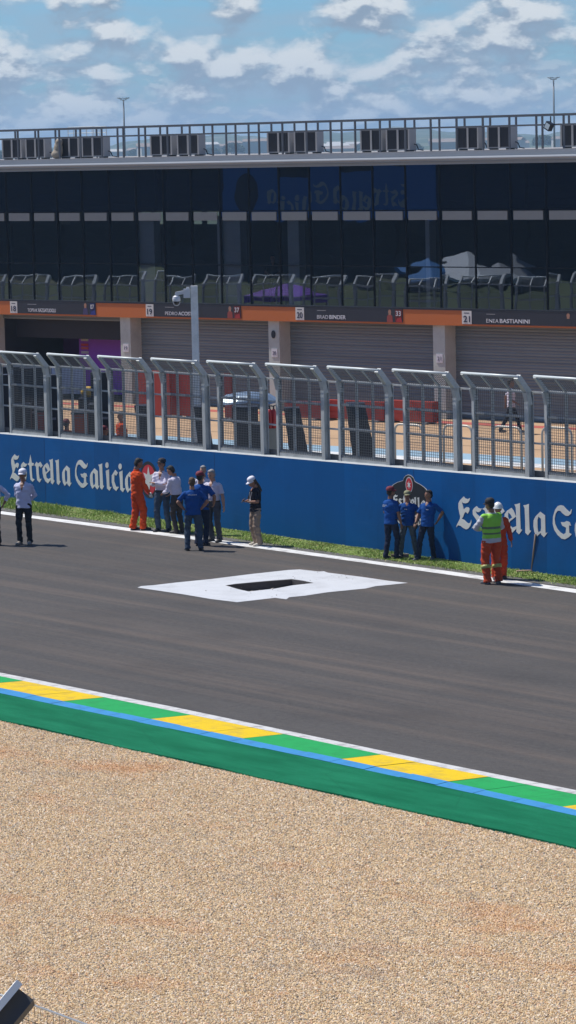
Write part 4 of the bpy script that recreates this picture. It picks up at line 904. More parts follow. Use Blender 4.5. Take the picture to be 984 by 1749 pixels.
    def sleeves(mb, kind, grow=0):
        for s in (1, -1):
            e, wr = J[s]; r0 = .063 + grow; capsule(mb, sh[s] + Vector((-s * .02, 0, -.01)), lerp(sh[s], e, .25), r0 * b, r0 * .95 * b)
            if kind == 'short': mb.tube([sh[s], lerp(sh[s], e, .5), lerp(sh[s], e, .82)], [.058 * b, (.060 + grow) * b, (.066 + grow) * b], 12)
            else:
                mb.tube([sh[s], lerp(sh[s], e, .5), lerp(sh[s], e, .85), e + (e - lerp(sh[s], wr, .5)).normalized() * .012, lerp(e, wr, .15), lerp(e, wr, .55), lerp(e, wr, .62 if kind == 'rolled' else .95)], [.058 * b + grow, .057 * b + grow + wr_(), .056 * b + grow, .056 * b + grow, .055 * b + grow, .048 * b + grow + wr_(), (.050 if kind == 'rolled' else .040) * b + grow], 12)
                if kind == 'rolled': q = lerp(e, wr, .6); q2 = lerp(e, wr, .5); mb.tube([q2, q], [.056 * b, .056 * b], 12)
    def trousers(mb, z1, grow=0):
        mb.tube([Vector((0, 0, .86)), Vector((0, 0, .93)), Vector((0, 0, 1.0)), Vector((lx * .2, ly * .2, z1))], [(.165 * b + grow, .118), (.182 * b + grow, .132 + belly * .3), (.172 * b + grow, .125 + belly * .6), (.160 * b + grow, .118 + belly * .8)], 18)
        for s in (1, -1):
            hj, kn, an = L[s]; hj = hj + Vector((0, 0, -.02)); hem = an + Vector((0, .005, -.045)); w2 = wide
            mb.tube([hj, lerp(hj, kn, .35), lerp(hj, kn, .8), kn, lerp(kn, hem, .3), lerp(kn, hem, .75), hem], [.100 * b + grow, (.094 * b + grow) * (1 + (w2 - 1) * .5) + wr_(), .076 * b * (1 + (w2 - 1) * .8) + grow, .073 * b * w2 + grow, .069 * b * w2 + grow + wr_(), .064 * b * w2 + grow, .070 * b * w2 + grow], 14)
    PAL = {'w': (.60, .57, .68), 'lb': (.50, .52, .70), 'blue': (.003, .058, .25), 'blk': (.012, .012, .02), 'orange': (.60, .065, .010), 'hired': (.50, .055, .018), 'gw': (.50, .50, .54)}
    TP = {'jeans': (.05, .075, .115), 'jeans2': (.085, .105, .125), 'dark': (.013, .014, .022), 'brown': (.050, .042, .042), 'grey': (.070, .075, .09), 'khaki': (.30, .225, .17), 'navy': (.014, .02, .045)}
    SP = {'dark': (.015, .013, .013), 'tan': (.22, .19, .16), 'white': (.55, .5, .42), 'grey': (.10, .10, .11)}
    if coverall:
        cm_ = cloth('coverall_' + coverall, PAL[coverall]); mb = MB(); torso(mb, .95, .010); sleeves(mb, 'long', .006); trousers(mb, 1.02, .006); g_ = remesh(mb, 'coverall', cm_, t, .013, 3, fold=.0045)
        mb = MB(); mb.tube([neck + Vector((0, .0, -.03)), neck + Vector((0, 0, .03))], [.085, .078], 12); remesh(mb, 'collar', cm_, t, .014, 1)
    else:
        sm = cloth('shirt_' + shirt[0], PAL[shirt[0]]); mb = MB(); torso(mb, .985 if tuck else .87, .0 if tuck else .012, 0 if tuck else .012); sleeves(mb, shirt[1]); vneck = (lambda c: ((c[:, 1] < ly - .02) & (c[:, 2] > 1.27) & (np.abs(c[:, 0] - lx) < (c[:, 2] - 1.27) * .30)).astype(int)) if shirt[0] in ('w', 'lb') else (lambda c: ((c[:, 1] < ly - .02) & (c[:, 2] > 1.40) & (np.abs(c[:, 0] - lx) < (c[:, 2] - 1.38) * .5)).astype(int))
        top_ = remesh(mb, 'shirt', [sm, skin(tone)], t, .0125, 3, vneck, fold=.0035)
        if collar: mb = MB(); mb.tube([neck + Vector((0, .005, -.035)), neck + Vector((0, .002, .015)), neck + Vector((0, .002, .017))], [.082, .070, .05], 12); remesh(mb, 'collar', [sm, skin(tone)], t, .012, 1, lambda c: ((c[:, 1] < ly - .02) & (np.abs(c[:, 0] - lx) < .035)).astype(int))
        tm = cloth('trousers_' + legs, TP[legs]); mb = MB(); trousers(mb, 1.01); tr_ = remesh(mb, 'trousers', tm, t, .0135, 3, fold=.004)
        if tuck: mb = MB(); mb.tube([Vector((0, 0, .985)), Vector((0, 0, 1.022))], [(.170 * b + .004, .130 + belly), (.168 * b + .004, .128 + belly)], 20); mb.build('belt', mat('belt', (.02, .015, .012), .5), t, smooth=True)
    if band:
        for s in (1, -1):
            hj, kn, an = L[s]; a_, b_ = lerp(kn, an, .25), lerp(kn, an, .42); mb = MB(); mb.tube([a_, b_], [.080 * b * wide, .078 * b * wide], 14); mb.build('reflective_band', mat('reflective_band', (.42, .42, .12), .4), t, smooth=True)
    if vest:
        mb = MB(); torso(mb, .96, .016, .004)
        for s in (1, -1): mb.ell(sh[s] + Vector((-s * .03, 0, .01)), (.085 * b, .085, .06))
        lime = mat('vest_lime', (.26, .62, .05), .6, var=.12, vscale=7, bump=.4, bscale=10); vz = mat('vest_band', (.10, .16, .08), .35)
        def vp(c):
            return (((c[:, 2] > 1.04) & (c[:, 2] < 1.085)) | ((c[:, 2] > 1.16) & (c[:, 2] < 1.205))).astype(int)
        remesh(mb, 'safety_vest', [lime, vz], t, .0125, 3, vp, fold=.002)
    # ---- shoes
    for s in (1, -1):
        an = L[s][2]; ft = feet[0] if s == 1 else feet[1]; mb = MB(); ya = R(10) * s; RM = Matrix.Translation((an.x, an.y - .03, ft[2])) @ Matrix.Rotation(ya, 4, 'Z')
        mb.tube([RM @ Vector((0, y, z)) for y, z in ((.075, .05), (.04, .055), (-.03, .052), (-.10, .04), (-.165, .032), (-.185, .03))], [(.03, .035), (.042, .048), (.045, .045), (.050, .035), (.038, .026), (.015, .012)], 12)
        mb.box(-.046, .046, -.165, .08, .0, .026, mx=RM); mb.tube([RM @ Vector((0, .045, .05)), RM @ Vector((0, .045, .13))], [.045, .045], 10)
        remesh(mb, 'shoe', mat('shoe_' + shoes, SP[shoes], .55), t, .011, 2)
    # ---- hair and headwear
    hm3 = HM.to_3x3(); HAIR = {'dark': (.012, .009, .008), 'brown': (.085, .045, .022), 'grey': (.28, .27, .27), 'long_brown': (.06, .033, .018)}
    if hair:
        mb = MB(); e_ = lambda c, r: mb.ell(HM @ Vector(c), r, hm3, 14, 10)
        if hair == 'bald': pass
        else:
            e_((0, .022, .182), (.083, .092, .092)); e_((0, .05, .13), (.076, .065, .085))
            if not cap: e_((0, -.03, .235), (.065, .06, .035))
            if hair_len == 'long': e_((0, .085, .07), (.07, .05, .14)); e_((0, .11, -.06), (.055, .035, .16)); e_((-.02, .12, -.17), (.035, .025, .09))
            remesh(mb, 'hair', mat('hair_' + hair, HAIR[hair], .7, var=.3, vscale=25, bump=.8, bscale=50), t, .012, 2)
    if cap:
        mb = MB(); cmx = HM @ Matrix.Rotation(R(-6), 4, 'X'); CC = {'white': (.70, .70, .78), 'black': (.012, .012, .022), 'maroon': (.16, .014, .03), 'green': (.24, .24, .14), 'blackw': (.015, .012, .014)}
        rings = [(.100, .112, .180), (.101, .114, .20), (.094, .106, .235), (.075, .086, .262), (.045, .05, .278), (.012, .014, .283)]
        mb.tube([cmx @ Vector((0, .002, z)) for _, _, z in rings], [(a, c) for a, c, _ in rings], 20); remesh(mb, 'cap', mat('cap_' + cap, CC[cap], .8, var=.12, vscale=8), t, .010, 2)
        mb = MB(); n = 12; vs = []
        for z in (.176, .184):
            for r_ in (0, 1):
                for i in range(n):
                    a = math.pi * i / (n - 1); x, y = math.cos(a), -math.sin(a); q = 1.0 if r_ else 0; dr = .03 * (abs(x) ** 2) * q
                    vs.append(cmx @ Vector((x * (.088 - .004 * q), y * (.10 + .085 * q) * (1 if r_ else 1) - .002, z - .018 * q - dr * .5)))
        fs = []
        for i in range(n - 1): fs += [(i, i + 1, n + i + 1, n + i), (2 * n + i, 3 * n + i, 3 * n + i + 1, 2 * n + i + 1), (n + i, n + i + 1, 3 * n + i + 1, 3 * n + i), (i, 2 * n + i, 2 * n + i + 1, i + 1)]
        mb.add(vs, fs); mb.build('cap_brim', mat('cap_' + cap, CC[cap]), t, smooth=True)
    if helmet:
        mb = MB(); mb.tube([HM @ Vector((0, .0, z)) for z in (.165, .175, .20, .245, .28, .298)], [(.125, .15), (.118, .135), (.112, .125), (.092, .105), (.055, .065), (.015, .02)], 20); mb.build('hard_hat', mat('hard_hat', (.75, .75, .77), .3), t, smooth=True)
    P_ = {}
    P_['t'] = t; P_['J'] = J; P_['M'] = Matrix.Translation(loc) @ Matrix.Rotation(YAW + R(facing), 4, 'Z') @ Matrix.Scale(k, 4); P_['H'] = HM; P_['k'] = k
    return P_
def small(mbf, name, m, P_, label, cat):
    """a held object: stays top-level, placed in the world where the hand is"""
    mb = MB(); mbf(mb); mb.v = [tuple(P_['M'] @ Vector(v)) for v in mb.v]; c = sum((Vector(v) for v in mb.v), Vector()) / len(mb.v); mb.v = [tuple(Vector(v) - c) for v in mb.v]
    return mb.build(name, m, loc=c, label=label, category=cat)
PH = mat('phone_black', (.01, .01, .014), .25)
behind = {1: dict(w=(.05, .17, .98), h=(1, .3, .1)), -1: dict(w=(-.05, .18, .96), h=(-1, .3, .1))}
person('man at the left photo edge in a pale shirt and black trousers', -9, 931, 806, -20, shirt=('lb', 'rolled'), legs='dark', tone='brown', cap=None, tuck=False, arms={1: dict(w=(.22, .12, .98), h=(1, .3, .1))})
person('man in a white cap and pale blue shirt standing alone, hands behind his back', 43, 930, 803, -12, 1.02, 'brown', ('lb', 'rolled'), 'dark', 'tan', 'dark', 'white', headyaw=-8, headpitch=8, arms=behind, feet=((.115, 0, 0), (-.12, -.02, 0)), tuck=False, belly=.01)
po = person('man in an orange coverall with black boots, left of the round red emblem', 236, 906, 784, 118, 1.02, 'brown', coverall='orange', shoes='dark', headpitch=18, headyaw=-10, wide=1.2, arms={1: dict(w=(.10, -.24, 1.02), h=(.6, .5, -.4)), -1: dict(w=(-.16, -.24, .93), h=(-.6, .6, -.2))}, feet=((.10, .07, 0), (-.10, -.12, 0)))
e_, w_ = po['J'][-1]; small(lambda mb: [mb.ell(w_ + Vector((.01, -.05, -.06)), (.045, .04, .06)), mb.ell(w_ + Vector((.0, -.08, -.10)), (.03, .025, .035))], 'white_gloves', mat('glove_white', (.72, .72, .70), .8), po, 'bundled white gloves held by the man in the orange coverall', 'gloves')
cross = {1: dict(w=(-.09, -.235, 1.20), h=(1, -.1, -.6), hd=(-1, .1, .25)), -1: dict(w=(.09, -.20, 1.17), h=(-1, -.1, -.6), hd=(1, .1, .2))}
person('man in a black cap, white shirt and jeans standing with arms crossed', 279, 908, 785, -22, 1.04, 'tan', ('w', 'long'), 'jeans', 'dark', 'dark', 'black', headyaw=-12, arms=cross, feet=((.14, 0, 0), (-.13, -.02, 0)), belly=.03)
person('dark haired man in a white shirt and brown trousers bowing his head', 304, 911, 796, -128, 1.05, 'tan', ('w', 'long'), 'brown', 'dark', 'dark', lean=(0, -.08), headpitch=30, headyaw=10, arms={1: dict(w=(.14, -.34, 1.05), h=(.5, .6, -.5)), -1: dict(w=(-.10, -.30, 1.0), h=(-.6, .6, -.4))}, feet=((.09, 0, 0), (-.09, .05, 0)), belly=.01)
person('grey haired man in a white shirt, mostly hidden behind the group of men', 350, 914, 797, -12, 1.0, 'light', ('w', 'short'), 'grey', 'dark', 'grey', headpitch=6)
p9 = person('balding man in a white polo shirt and grey trousers holding a phone out', 366, 925, 803, -30, 1.08, 'light', ('w', 'short'), 'grey', 'dark', 'grey', 'x' if False else None, tuck=True, belly=.03, headyaw=-6, headpitch=14,
       arms={-1: dict(w=(-.10, -.30, 1.13), h=(-.7, .4, -.6), hd=(.6, -.7, .1)), 1: dict(w=(.33, -.05, .87), h=(.4, .6, 0))}, feet=((.17, -.04, 0), (-.10, .05, 0)))
e_, w_ = p9['J'][-1]; small(lambda mb: mb.box(-.075, .075, -.035, .035, -.005, .005, mx=Matrix.Translation(w_ + Vector((.07, -.10, .03))) @ Matrix.Rotation(-.5, 4, 'Z')), 'phone', PH, p9, 'black phone held out by the balding man in the white polo', 'phone')
person('man in a maroon cap and blue shirt amid the group of white shirts', 345, 932, 807, 165, 1.05, 'brown', ('blue', 'short'), 'navy', 'dark', 'dark', 'maroon', tuck=False, headyaw=-10, arms={1: dict(w=(.15, -.28, 1.05), h=(.7, .5, -.5)), -1: dict(w=(-.28, -.14, 1.0), h=(-.7, .5, -.2))}, belly=.02)
person('brown haired man in a blue shirt seen from behind with hands on hips', 331, 940, 817, -176, 1.06, 'tan', ('blue', 'short'), 'jeans', 'dark', 'brown', tuck=False, headyaw=4, headpitch=4, arms={1: dict(w=(.20, -.04, 1.00), h=(1, .35, .0), hd=(-.8, -.5, -.3)), -1: dict(w=(-.20, -.04, 1.00), h=(-1, .35, .0), hd=(.8, -.5, -.3))}, feet=((.15, 0, 0), (-.17, .02, 0)), belly=.03)
pw = person('woman in a white cap, black top and wide khaki trousers looking at her phone', 438, 932, 814, -58, .90, 'tan', ('blk', 'short'), 'khaki', 'white', 'long_brown', 'white', hair_len='long', headpitch=32, tuck=False, wide=1.45, arms={1: dict(w=(.05, -.25, 1.14), h=(.6, .4, -.7), hd=(-.5, -.8, .2)), -1: dict(w=(-.07, -.25, 1.14), h=(-.6, .4, -.7), hd=(.5, -.8, .2))}, feet=((.12, .0, 0), (-.12, .05, 0)))
small(lambda mb: mb.box(-.035, .035, -.005, .005, -.07, .07, mx=Matrix.Translation((-.01, -.35, 1.18)) @ Matrix.Rotation(-.8, 4, 'X')), 'phone', PH, pw, 'black phone in the hands of the woman in the white cap', 'phone')
mb = MB(); mb.tube([(.055, -.03, 1.46), (.05, -.13, 1.36), (.0, -.15, 1.2)], .006, 6); mb.tube([(-.055, -.03, 1.46), (-.05, -.13, 1.36), (.0, -.15, 1.2)], .006, 6); mb.box(-.035, .035, -.160, -.154, 1.09, 1.2); mb.build('lanyard', mat('lanyard', (.5, .5, .5), .5), pw['t'])
p11 = person('man in a maroon cap and blue shirt beside the dark shield emblem', 669, 955, 833, 138, 1.0, 'brown', ('blue', 'short'), 'navy', 'dark', 'dark', 'maroon', tuck=False, headyaw=-10, headpitch=4, arms={-1: dict(w=(-.24, -.10, .88), h=(-.4, .6, 0)), 1: dict(w=(.16, -.26, 1.0), h=(.6, .5, -.3))}, feet=((.10, .08, 0), (-.13, -.06, 0)))
p12 = person('man in a khaki cap and blue shirt holding a thin pole', 698, 953, 840, -14, 1.02, 'brown', ('blue', 'short'), 'jeans2', 'grey', 'dark', 'green', tuck=False, headyaw=12, headpitch=4, arms={-1: dict(w=(-.28, -.10, 1.0), h=(-.6, .6, -.2), hd=(0, -.3, -1)), 1: dict(w=(.24, .02, .95), h=(.8, .5, 0))}, feet=((.20, .04, 0), (-.20, -.10, 0)), belly=.02)
p13 = person('bareheaded man in a blue shirt leaning on the wall right of the dark shield', 731, 957, 839, -32, 1.0, 'brown', ('blue', 'short'), 'navy', 'grey', 'dark', tuck=False, headyaw=-25, lean=(.03, .04), arms={-1: dict(w=(-.22, -.20, .98), h=(-.6, .6, -.2)), 1: dict(w=(.20, .20, 1.0), h=(1, .5, .1))}, feet=((.10, .10, 0), (-.22, -.14, 0)))
e_, w_ = p13['J'][-1]; small(lambda mb: [mb.ell(w_ + Vector((0, -.02, -.07)), (.055, .05, .08)), mb.ell(w_ + Vector((.03, -.05, -.12)), (.04, .035, .05))], 'black_gloves', mat('glove_black', (.015, .014, .014), .8), p13, 'black work gloves held by the man leaning on the wall', 'gloves')
person('worker in red overalls and a white hard hat, behind the one in the lime vest', 853, 989, 861, 5, 1.0, 'brown', coverall='hired', wide=1.15, helmet=True, hair='dark', headyaw=-20, headpitch=8)
p14 = person('worker in a lime reflective vest and red trousers seen from behind', 841, 997, 853, -152, 1.12, 'brown', ('gw', 'long'), 'dark', 'grey', 'dark', 'blackw', tuck=False, vest=True, headyaw=15, headpitch=14, coverall=None, arms={1: dict(w=(.10, -.26, 1.12), h=(1, .25, -.35)), -1: dict(w=(-.12, -.26, 1.1), h=(-.8, .2, -.5))}, feet=((.13, 0, 0), (-.12, .03, 0)), wide=1.12, belly=.02, band=True)
for c in p14['t'].children if False else [o for o in COL.objects if o.parent == p14['t'] and o.name.startswith('trousers')]: c.data.materials[0] = cloth('trousers_hired', (.50, .065, .02))
# white lettering marks across the shirts' backs
def backmark(P_, w2, z, dx=0, y=.142, rows=1):
    mb = MB(); r2 = random.Random(2)
    for q in range(rows):
        x = -w2
        while x < w2: s = r2.uniform(.012, .022); mb.box(x + dx, x + dx + s, y, y + .004, z - q * .03, z - q * .03 + r2.uniform(.014, .02)); x += s + .006
    mb.build('shirt_mark', mat('mark_white', (.6, .62, .66), .6), P_['t'])
P6_ = [o for o in COL.objects if o.get('label', '').startswith('brown haired man')][0]; backmark(dict(t=P6_), .10, 1.36, y=.140); backmark(p11, .10, 1.33, dx=.03, y=.128, rows=2); backmark(p13, .035, 1.30, dx=.09, y=-.150); backmark(p12, .035, 1.30, dx=-.02, y=-.155)
# walker in the pit lane
person('walker in a white top and black trousers striding along the pit lane behind the fence', 0, 0, 0, 84, .95, 'brown', ('w', 'short'), 'dark', 'grey', 'dark', tuck=False, loc=G(874, 741), height=1.74, feet=((.09, -.32, .02), (-.09, .34, .06)), arms={1: dict(w=(.24, .2, .95), h=(.2, 1, 0)), -1: dict(w=(-.24, -.2, 1.0), h=(-.2, 1, 0))})
# crew members by the carts
for (px, dep_, fc, lab, sh_, cp_, lg) in ((113, 94.5, 160, 'crew member in a red shirt behind the second fence panel from the left', 'orange', 'maroon', 'dark'), (178, 92, 60, 'crew member in black and a maroon cap at the gap right of the red cart', 'blk', 'maroon', 'dark'), (206, 97, -60, 'crew member in a red shirt behind the third fence panel from the left', 'orange', None, 'dark')):
    q = D(px, 700, dep_); person(lab, px, 0, 0, fc, 1, 'tan', (sh_, 'short'), lg, 'dark', 'dark', cp_, loc=Vector((q.x, q.y, .006)), height=1.74, tuck=False)
# two people inside, behind the glass
for (px, fc, lab, sh_, cp_) in ((466, 0, 'dim person in dark clothes standing inside behind the glass, left of two', 'blk', None), (507, -60, 'dim person in a red cap inside behind the glass, right of two', 'lb', 'maroon')):
    q = W(px, 450, YB + .9); person(lab, px, 0, 0, fc, 1, 'tan', (sh_, 'short'), 'dark', 'dark', 'dark', cp_, loc=Vector((q.x, q.y, 3.745)), height=1.72, tuck=False, arms={1: dict(w=(.15, -.3, 1.1), h=(.6, .5, -.3)), -1: dict(w=(-.15, -.3, 1.1), h=(-.6, .5, -.3))})

# ================================================================== TOOLS BY THE WALL
WOOD = mat('wood_handle', (.26, .19, .15), .7, var=.2, vscale=6)
# pole held by the middle man
a = G(683, 953); tp_ = D(693, 846, depth_of(a) - .12); t = thing('broom', 'long thin broom handle held by the man in the khaki cap', 'broom', a)
mb = MB(); mb.tube([(0, 0, .08), tuple(tp_ - a)], .014, 8); mb.build('handle', WOOD, t, smooth=True)
mb = MB(); mb.box(-.2, .2, -.03, .03, .04, .09, mx=Matrix.Rotation(YAW, 4, 'Z')); mb.box(-.2, .2, -.04, .04, 0, .04, mx=Matrix.Rotation(YAW, 4, 'Z')); mb.build('head', WOOD, t)
# leaning squeegee and its plate
a = G(908, 977); s_, h_ = WL(916, 912); tp_ = wpt(s_, -.02, h_); t = thing('leaning_broom', 'wooden broom standing head down and leaning against the wall lettering at the right', 'broom', a)
mb = MB(); mb.tube([(0, 0, .02), tuple(tp_ - a)], .021, 8); mb.build('handle', WOOD, t, smooth=True); mb = MB(); mb.box(-.33, .26, -.05, .05, .012, .045, mx=Matrix.Rotation(YAW + .1, 4, 'Z')); mb.build('head', mat('broom_head', (.38, .26, .19), .8), t)
# ================================================================== EQUIPMENT BEHIND THE FENCE
BK = mat('cover_black', (.014, .015, .021), .5, var=.4, vscale=5, bump=.6, bscale=6); GREYM = mat('equip_grey', (.20, .21, .23), .5)
def monitor(px, pyt, wpx, dep_, label, lean=.28):
    a = D(px, pyt, dep_); h = a.z; b = wpx * dep_ / F; t = thing('screen_stand', label, 'screen stand', (a.x, a.y, .006), YAW, 'black covered screen stands behind the fence')
    mb = MB(); n = [(-b * .55, h), (b * .15, h * 1.0), (b * .48, h * .55), (b * .55, .35), (b * .1, .3), (-b * .30, .32), (-b * .35, h * .55)]
    mb.prism(n, .55, lambda x, z, t_: (x + t_ * .0, .28 - t_, z)); cv = mb.build('cover', BK, t)
    mb = MB()
    for x in (-b * .5, b * .6): mb.bar((x, -.3, .10), (x, .3, .10), .05); 
    mb.bar((-b * .5, 0, .12), (b * .6, 0, .12), .05); mb.bar((0, 0, .1), (0, 0, .4), .08); mb.build('base', GREYM, t)
    for x in (-b * .5, b * .6):
        for y in (-.3, .3): mb = MB(); mb.tube([(x - .02, y, .05), (x + .02, y, .05)], .05, 10); mb.build('castor', BK, t)
    return t
monitor(249, 692, 34, 90, 'tall black covered cabinet behind the third fence panel from the left')
monitor(348, 694, 30, 88.5, 'black covered screen stand right of the camera pole')
monitor(506, 696, 38, 86.5, 'black leaning screen stand behind the fence right of the canopy'); monitor(616, 688, 46, 84.5, 'black leaning screen stand behind the fence, rightmost of the row')
# cabinet with canopy
a = D(425, 700, 90.5); t = thing('cabinet', 'black equipment cabinet below the silver canopy behind the fence', 'cabinet', (a.x, a.y, .006), YAW); hh = D(425, 694, 90.5).z
mb = MB(); mb.box(-.35, .40, -.3, .3, .12, hh - .45); mb.box(-.45, .25, -.32, .32, hh - .43, hh); mb.build('body', BK, t); mb = MB(); mb.box(-.1, .3, -.33, -.305, .3, 1.1); mb.build('door', GREYM, t)
for x in (-.28, .33): mb = MB(); mb.tube([(x - .03, -.2, .06), (x + .03, -.2, .06)], .06, 10); mb.build('castor', BK, t)
a = D(424, 684, 92); t = thing('canopy', 'silver blue domed canopy over the black cabinet behind the fence', 'canopy', (a.x, a.y, .006), YAW); hz = a.z
mb = MB(); n = 16; vs = [(0, 0, hz + .25)]; 
for r_, z in ((.3, .22), (.6, .14), (.82, .0), (.86, -.06)):
    for k in range(n): q = 2 * math.pi * k / n; vs.append((r_ * math.cos(q), .7 * r_ * math.sin(q), hz + z + .03 * math.cos(q * 4) * (r_ > .5)))
fs = [(0, 1 + k, 1 + (k + 1) % n) for k in range(n)]
for j in range(3): fs += [(1 + j * n + k, 1 + (j + 1) * n + k, 1 + (j + 1) * n + (k + 1) % n, 1 + j * n + (k + 1) % n) for k in range(n)]
mb.add(vs, fs); mb.build('cover', mat('canopy_silver', (.20, .27, .36), .35, .2, var=.3, vscale=4), t)
mb = MB(); mb.tube([(0, .4, 0), (0, .4, hz + .1)], .03, 8); mb.build('pole', GREYM, t)
# extinguishers on a concrete block
for px, lab in ((461, 'left red fire extinguisher on the pale concrete pillar'), (467.5, 'right red fire extinguisher on the pale concrete pillar')):
    a = D(px, 705, 91); t = thing('fire_extinguisher', lab, 'fire extinguisher', (a.x, a.y, 1.68), YAW, 'fire extinguishers')
    mb = MB(); mb.tube([(0, 0, 0), (0, 0, .03), (0, 0, .42), (0, 0, .50), (0, 0, .53)], [.06, .075, .075, .05, .025], 12); mb.build('cylinder', mat('ext_red', (.50, .02, .015), .35), t, smooth=True); mb = MB(); mb.tube([(0, 0, .52), (0, 0, .6)], .02, 8); mb.bar((-.06, 0, .6), (.06, 0, .62), .025); mb.build('valve', BK, t)
a = D(464, 720, 91.2); mb = MB(); mb.box(-.30, .17, -.2, .2, 0, 1.66); mb.box(-.33, .20, -.22, .22, 1.6602, 1.672); mb.build('concrete_pillar', mat('conc_pale', (.42, .40, .33), .85, var=.12, vscale=2, dirt=(.3, .28, .24), dscale=1), loc=(a.x, a.y, .006), rz=YAW, label='short pale concrete pillar behind the fence carrying two fire extinguishers', category='pillar')
# red hoardings and low barriers towards the garages
REDB = mat('barrier_red', (.30, .028, .018), .5, var=.08, vscale=1, dirt=(.22, .02, .015), dscale=.7)
def board(xl, xr, y, h, label, name='red_barrier', th=.3, m=REDB):
    xa_, xb_ = W(xl, 690, y).x, W(xr, 690, y).x; mb = MB(); L_ = xb_ - xa_; t = thing(name, label, 'barrier', (xa_, y, .006)); mb.box(0, L_, 0, th, .06, h); mb.box(.02, L_ - .02, -.004, -.001, h * .45, h * .47); mb.build('panel', m, t)
    for x in (.2, L_ - .35): mb = MB(); mb.box(x, x + .15, -.1, th + .1, 0, .058); mb.build('foot', GREYM, t)
board(236, 290, 83.0, 1.62, 'tall red hoarding left of the fence post, by the open garage', th=.12); board(291, 333, 83.4, 1.55, 'tall red hoarding just left of the camera pole', th=.12)
board(384, 396, 83.5, 1.6, 'narrow dark red hoarding right of the camera pole', th=.12, m=mat('red_dark', (.16, .015, .015), .6)); board(486, 548, 84.6, .62, 'low dark red barrier below the Binder garage door, left end', m=mat('red_dk2', (.20, .03, .03), .6))
board(549, 655, 85.0, .68, 'long low red barrier along the foot of the garage doors'); board(656, 739, 85.2, .74, 'low red barrier ending at the pillar numbered twenty one')
# hoop barriers
HOOP = mat('hoop_grey', (.46, .43, .38), .5, .3)
hp = None
for px, pb, lab in ((699, 801, 'first tubular hoop barrier behind the fence from the left'), (783, 803, 'second tubular hoop barrier behind the fence from the left'), (867, 806, 'hoop barrier below the walking person'), (952, 808, 'hoop barrier nearest the right photo edge')):
    a = G(px, pb)
    if hp is None:
        hp = thing('hoop_barrier', lab, 'hoop barrier', a, 0, 'tubular hoop barriers in the pit lane'); mb = MB(); w2 = .52; hh = 1.28
        mb.tube([(-w2, 0, 0), (-w2, 0, hh - .2)] + [(-w2 + .2 - .2 * math.cos(q), 0, hh - .2 + .2 * math.sin(q)) for q in (.4, .8, 1.2, 1.57)] + [(w2 - .2 + .2 * math.sin(q), 0, hh - .2 + .2 * math.cos(q)) for q in (0, .4, .8, 1.2, 1.57)] + [(w2, 0, 0)], .035, 8); mb.build('hoop', HOOP, hp, smooth=True)
        for x in (-w2, w2): mb = MB(); mb.tube([(x, 0, 0), (x, 0, .02)], .09, 10); mb.build('base_plate', HOOP, hp)
    else: dup(hp, a, 0, lab)
# red carts and scooters at the left
def cart(px, pyt, wpx, dep_, label, m=REDB, drawers=3):
    a = D(px, pyt, dep_); h = a.z; b = wpx * dep_ / F / 2; t = thing('tool_cart', label, 'tool cart', (a.x, a.y, .006), YAW)
    mb = MB(); mb.box(-b, b, -.25, .25, .14, h - .05); mb.build('body', m, t); mb = MB(); mb.box(-b - .02, b + .02, -.27, .27, h - .048, h); mb.build('top', BK, t)
    for k in range(drawers):
        z0, z1 = .18 + (h - .26) * k / drawers, .18 + (h - .26) * (k + 1) / drawers - .02; mb = MB(); mb.box(-b + .03, b - .03, -.268, -.252, z0, z1); dr = mb.build('drawer', m, t); mb = MB(); mb.box(-b * .6, b * .6, -.29, -.27, z1 - .05, z1 - .03); mb.build('handle', GREYM, dr)
    for x in (-b + .08, b - .08): mb = MB(); mb.tube([(x - .02, -.18, .065), (x + .02, -.18, .065)], .065, 10); mb.build('wheel', BK, t)
cart(28, 698, 30, 93.8, 'dark red tool cart at the far left behind the fence', mat('cart_red', (.30, .03, .03), .45)); cart(72, 700, 18, 93.2, 'dark red tool cart right of the scooter', mat('cart_red', (.3, .03, .03))); cart(136, 704, 26, 91.5, 'orange red tool cart behind the second fence panel', mat('cart_orange', (.50, .085, .03), .45))
cart(162, 690, 18, 91.2, 'black tool cart at the right of the second fence panel', BK)
def scooter(px, dep_, label, c, c2):
    a = D(px, 735, dep_); t = thing('scooter', label, 'scooter', (a.x, a.y, .006), WANG + 1.35); m1 = mat('sc_' + label[:6], c, .35); m2 = mat('sc2_' + label[:6], c2, .35)
    for y, r_ in ((-.62, .26), (.62, .26)):
        mb = MB(); mb.tube([(-.05, y, .26), (.05, y, .26)], r_, 18); wh = mb.build('wheel', BK, t); mb = MB(); mb.tube([(-.055, y, .26), (.055, y, .26)], .13, 12); mb.build('rim', GREYM, wh)
    mb = MB(); mb.tube([(0, .75, .62), (0, .45, .66), (0, .1, .5), (0, -.15, .36), (0, -.35, .4)], [(.08, .08), (.15, .16), (.14, .16), (.14, .07), (.12, .07)], 12); mb.build('body', m1, t)
    mb = MB(); mb.tube([(0, -.42, .4), (0, -.5, .75), (0, -.42, 1.0)], [(.16, .05), (.20, .08), (.13, .06)], 12); mb.build('front_shield', m2, t); mb = MB(); mb.tube([(0, .7, .86), (0, .1, .82)], [(.10, .05), (.13, .06)], 10); mb.build('seat', BK, t)
    mb = MB(); mb.tube([(-.30, -.30, 1.08), (0, -.38, 1.04), (.30, -.30, 1.08)], .022, 8); mb.build('handlebar', BK, t); mb = MB(); mb.ell((0, -.62, .56), (.09, .2, .06)); mb.build('mudguard', m2, t)
scooter(50, 92.9, 'red and white scooter parked behind the first fence panel', (.5, .03, .02), (.55, .53, .52)); scooter(109, 91.2, 'pale blue and white scooter behind the second fence panel', (.45, .52, .6), (.55, .6, .68))
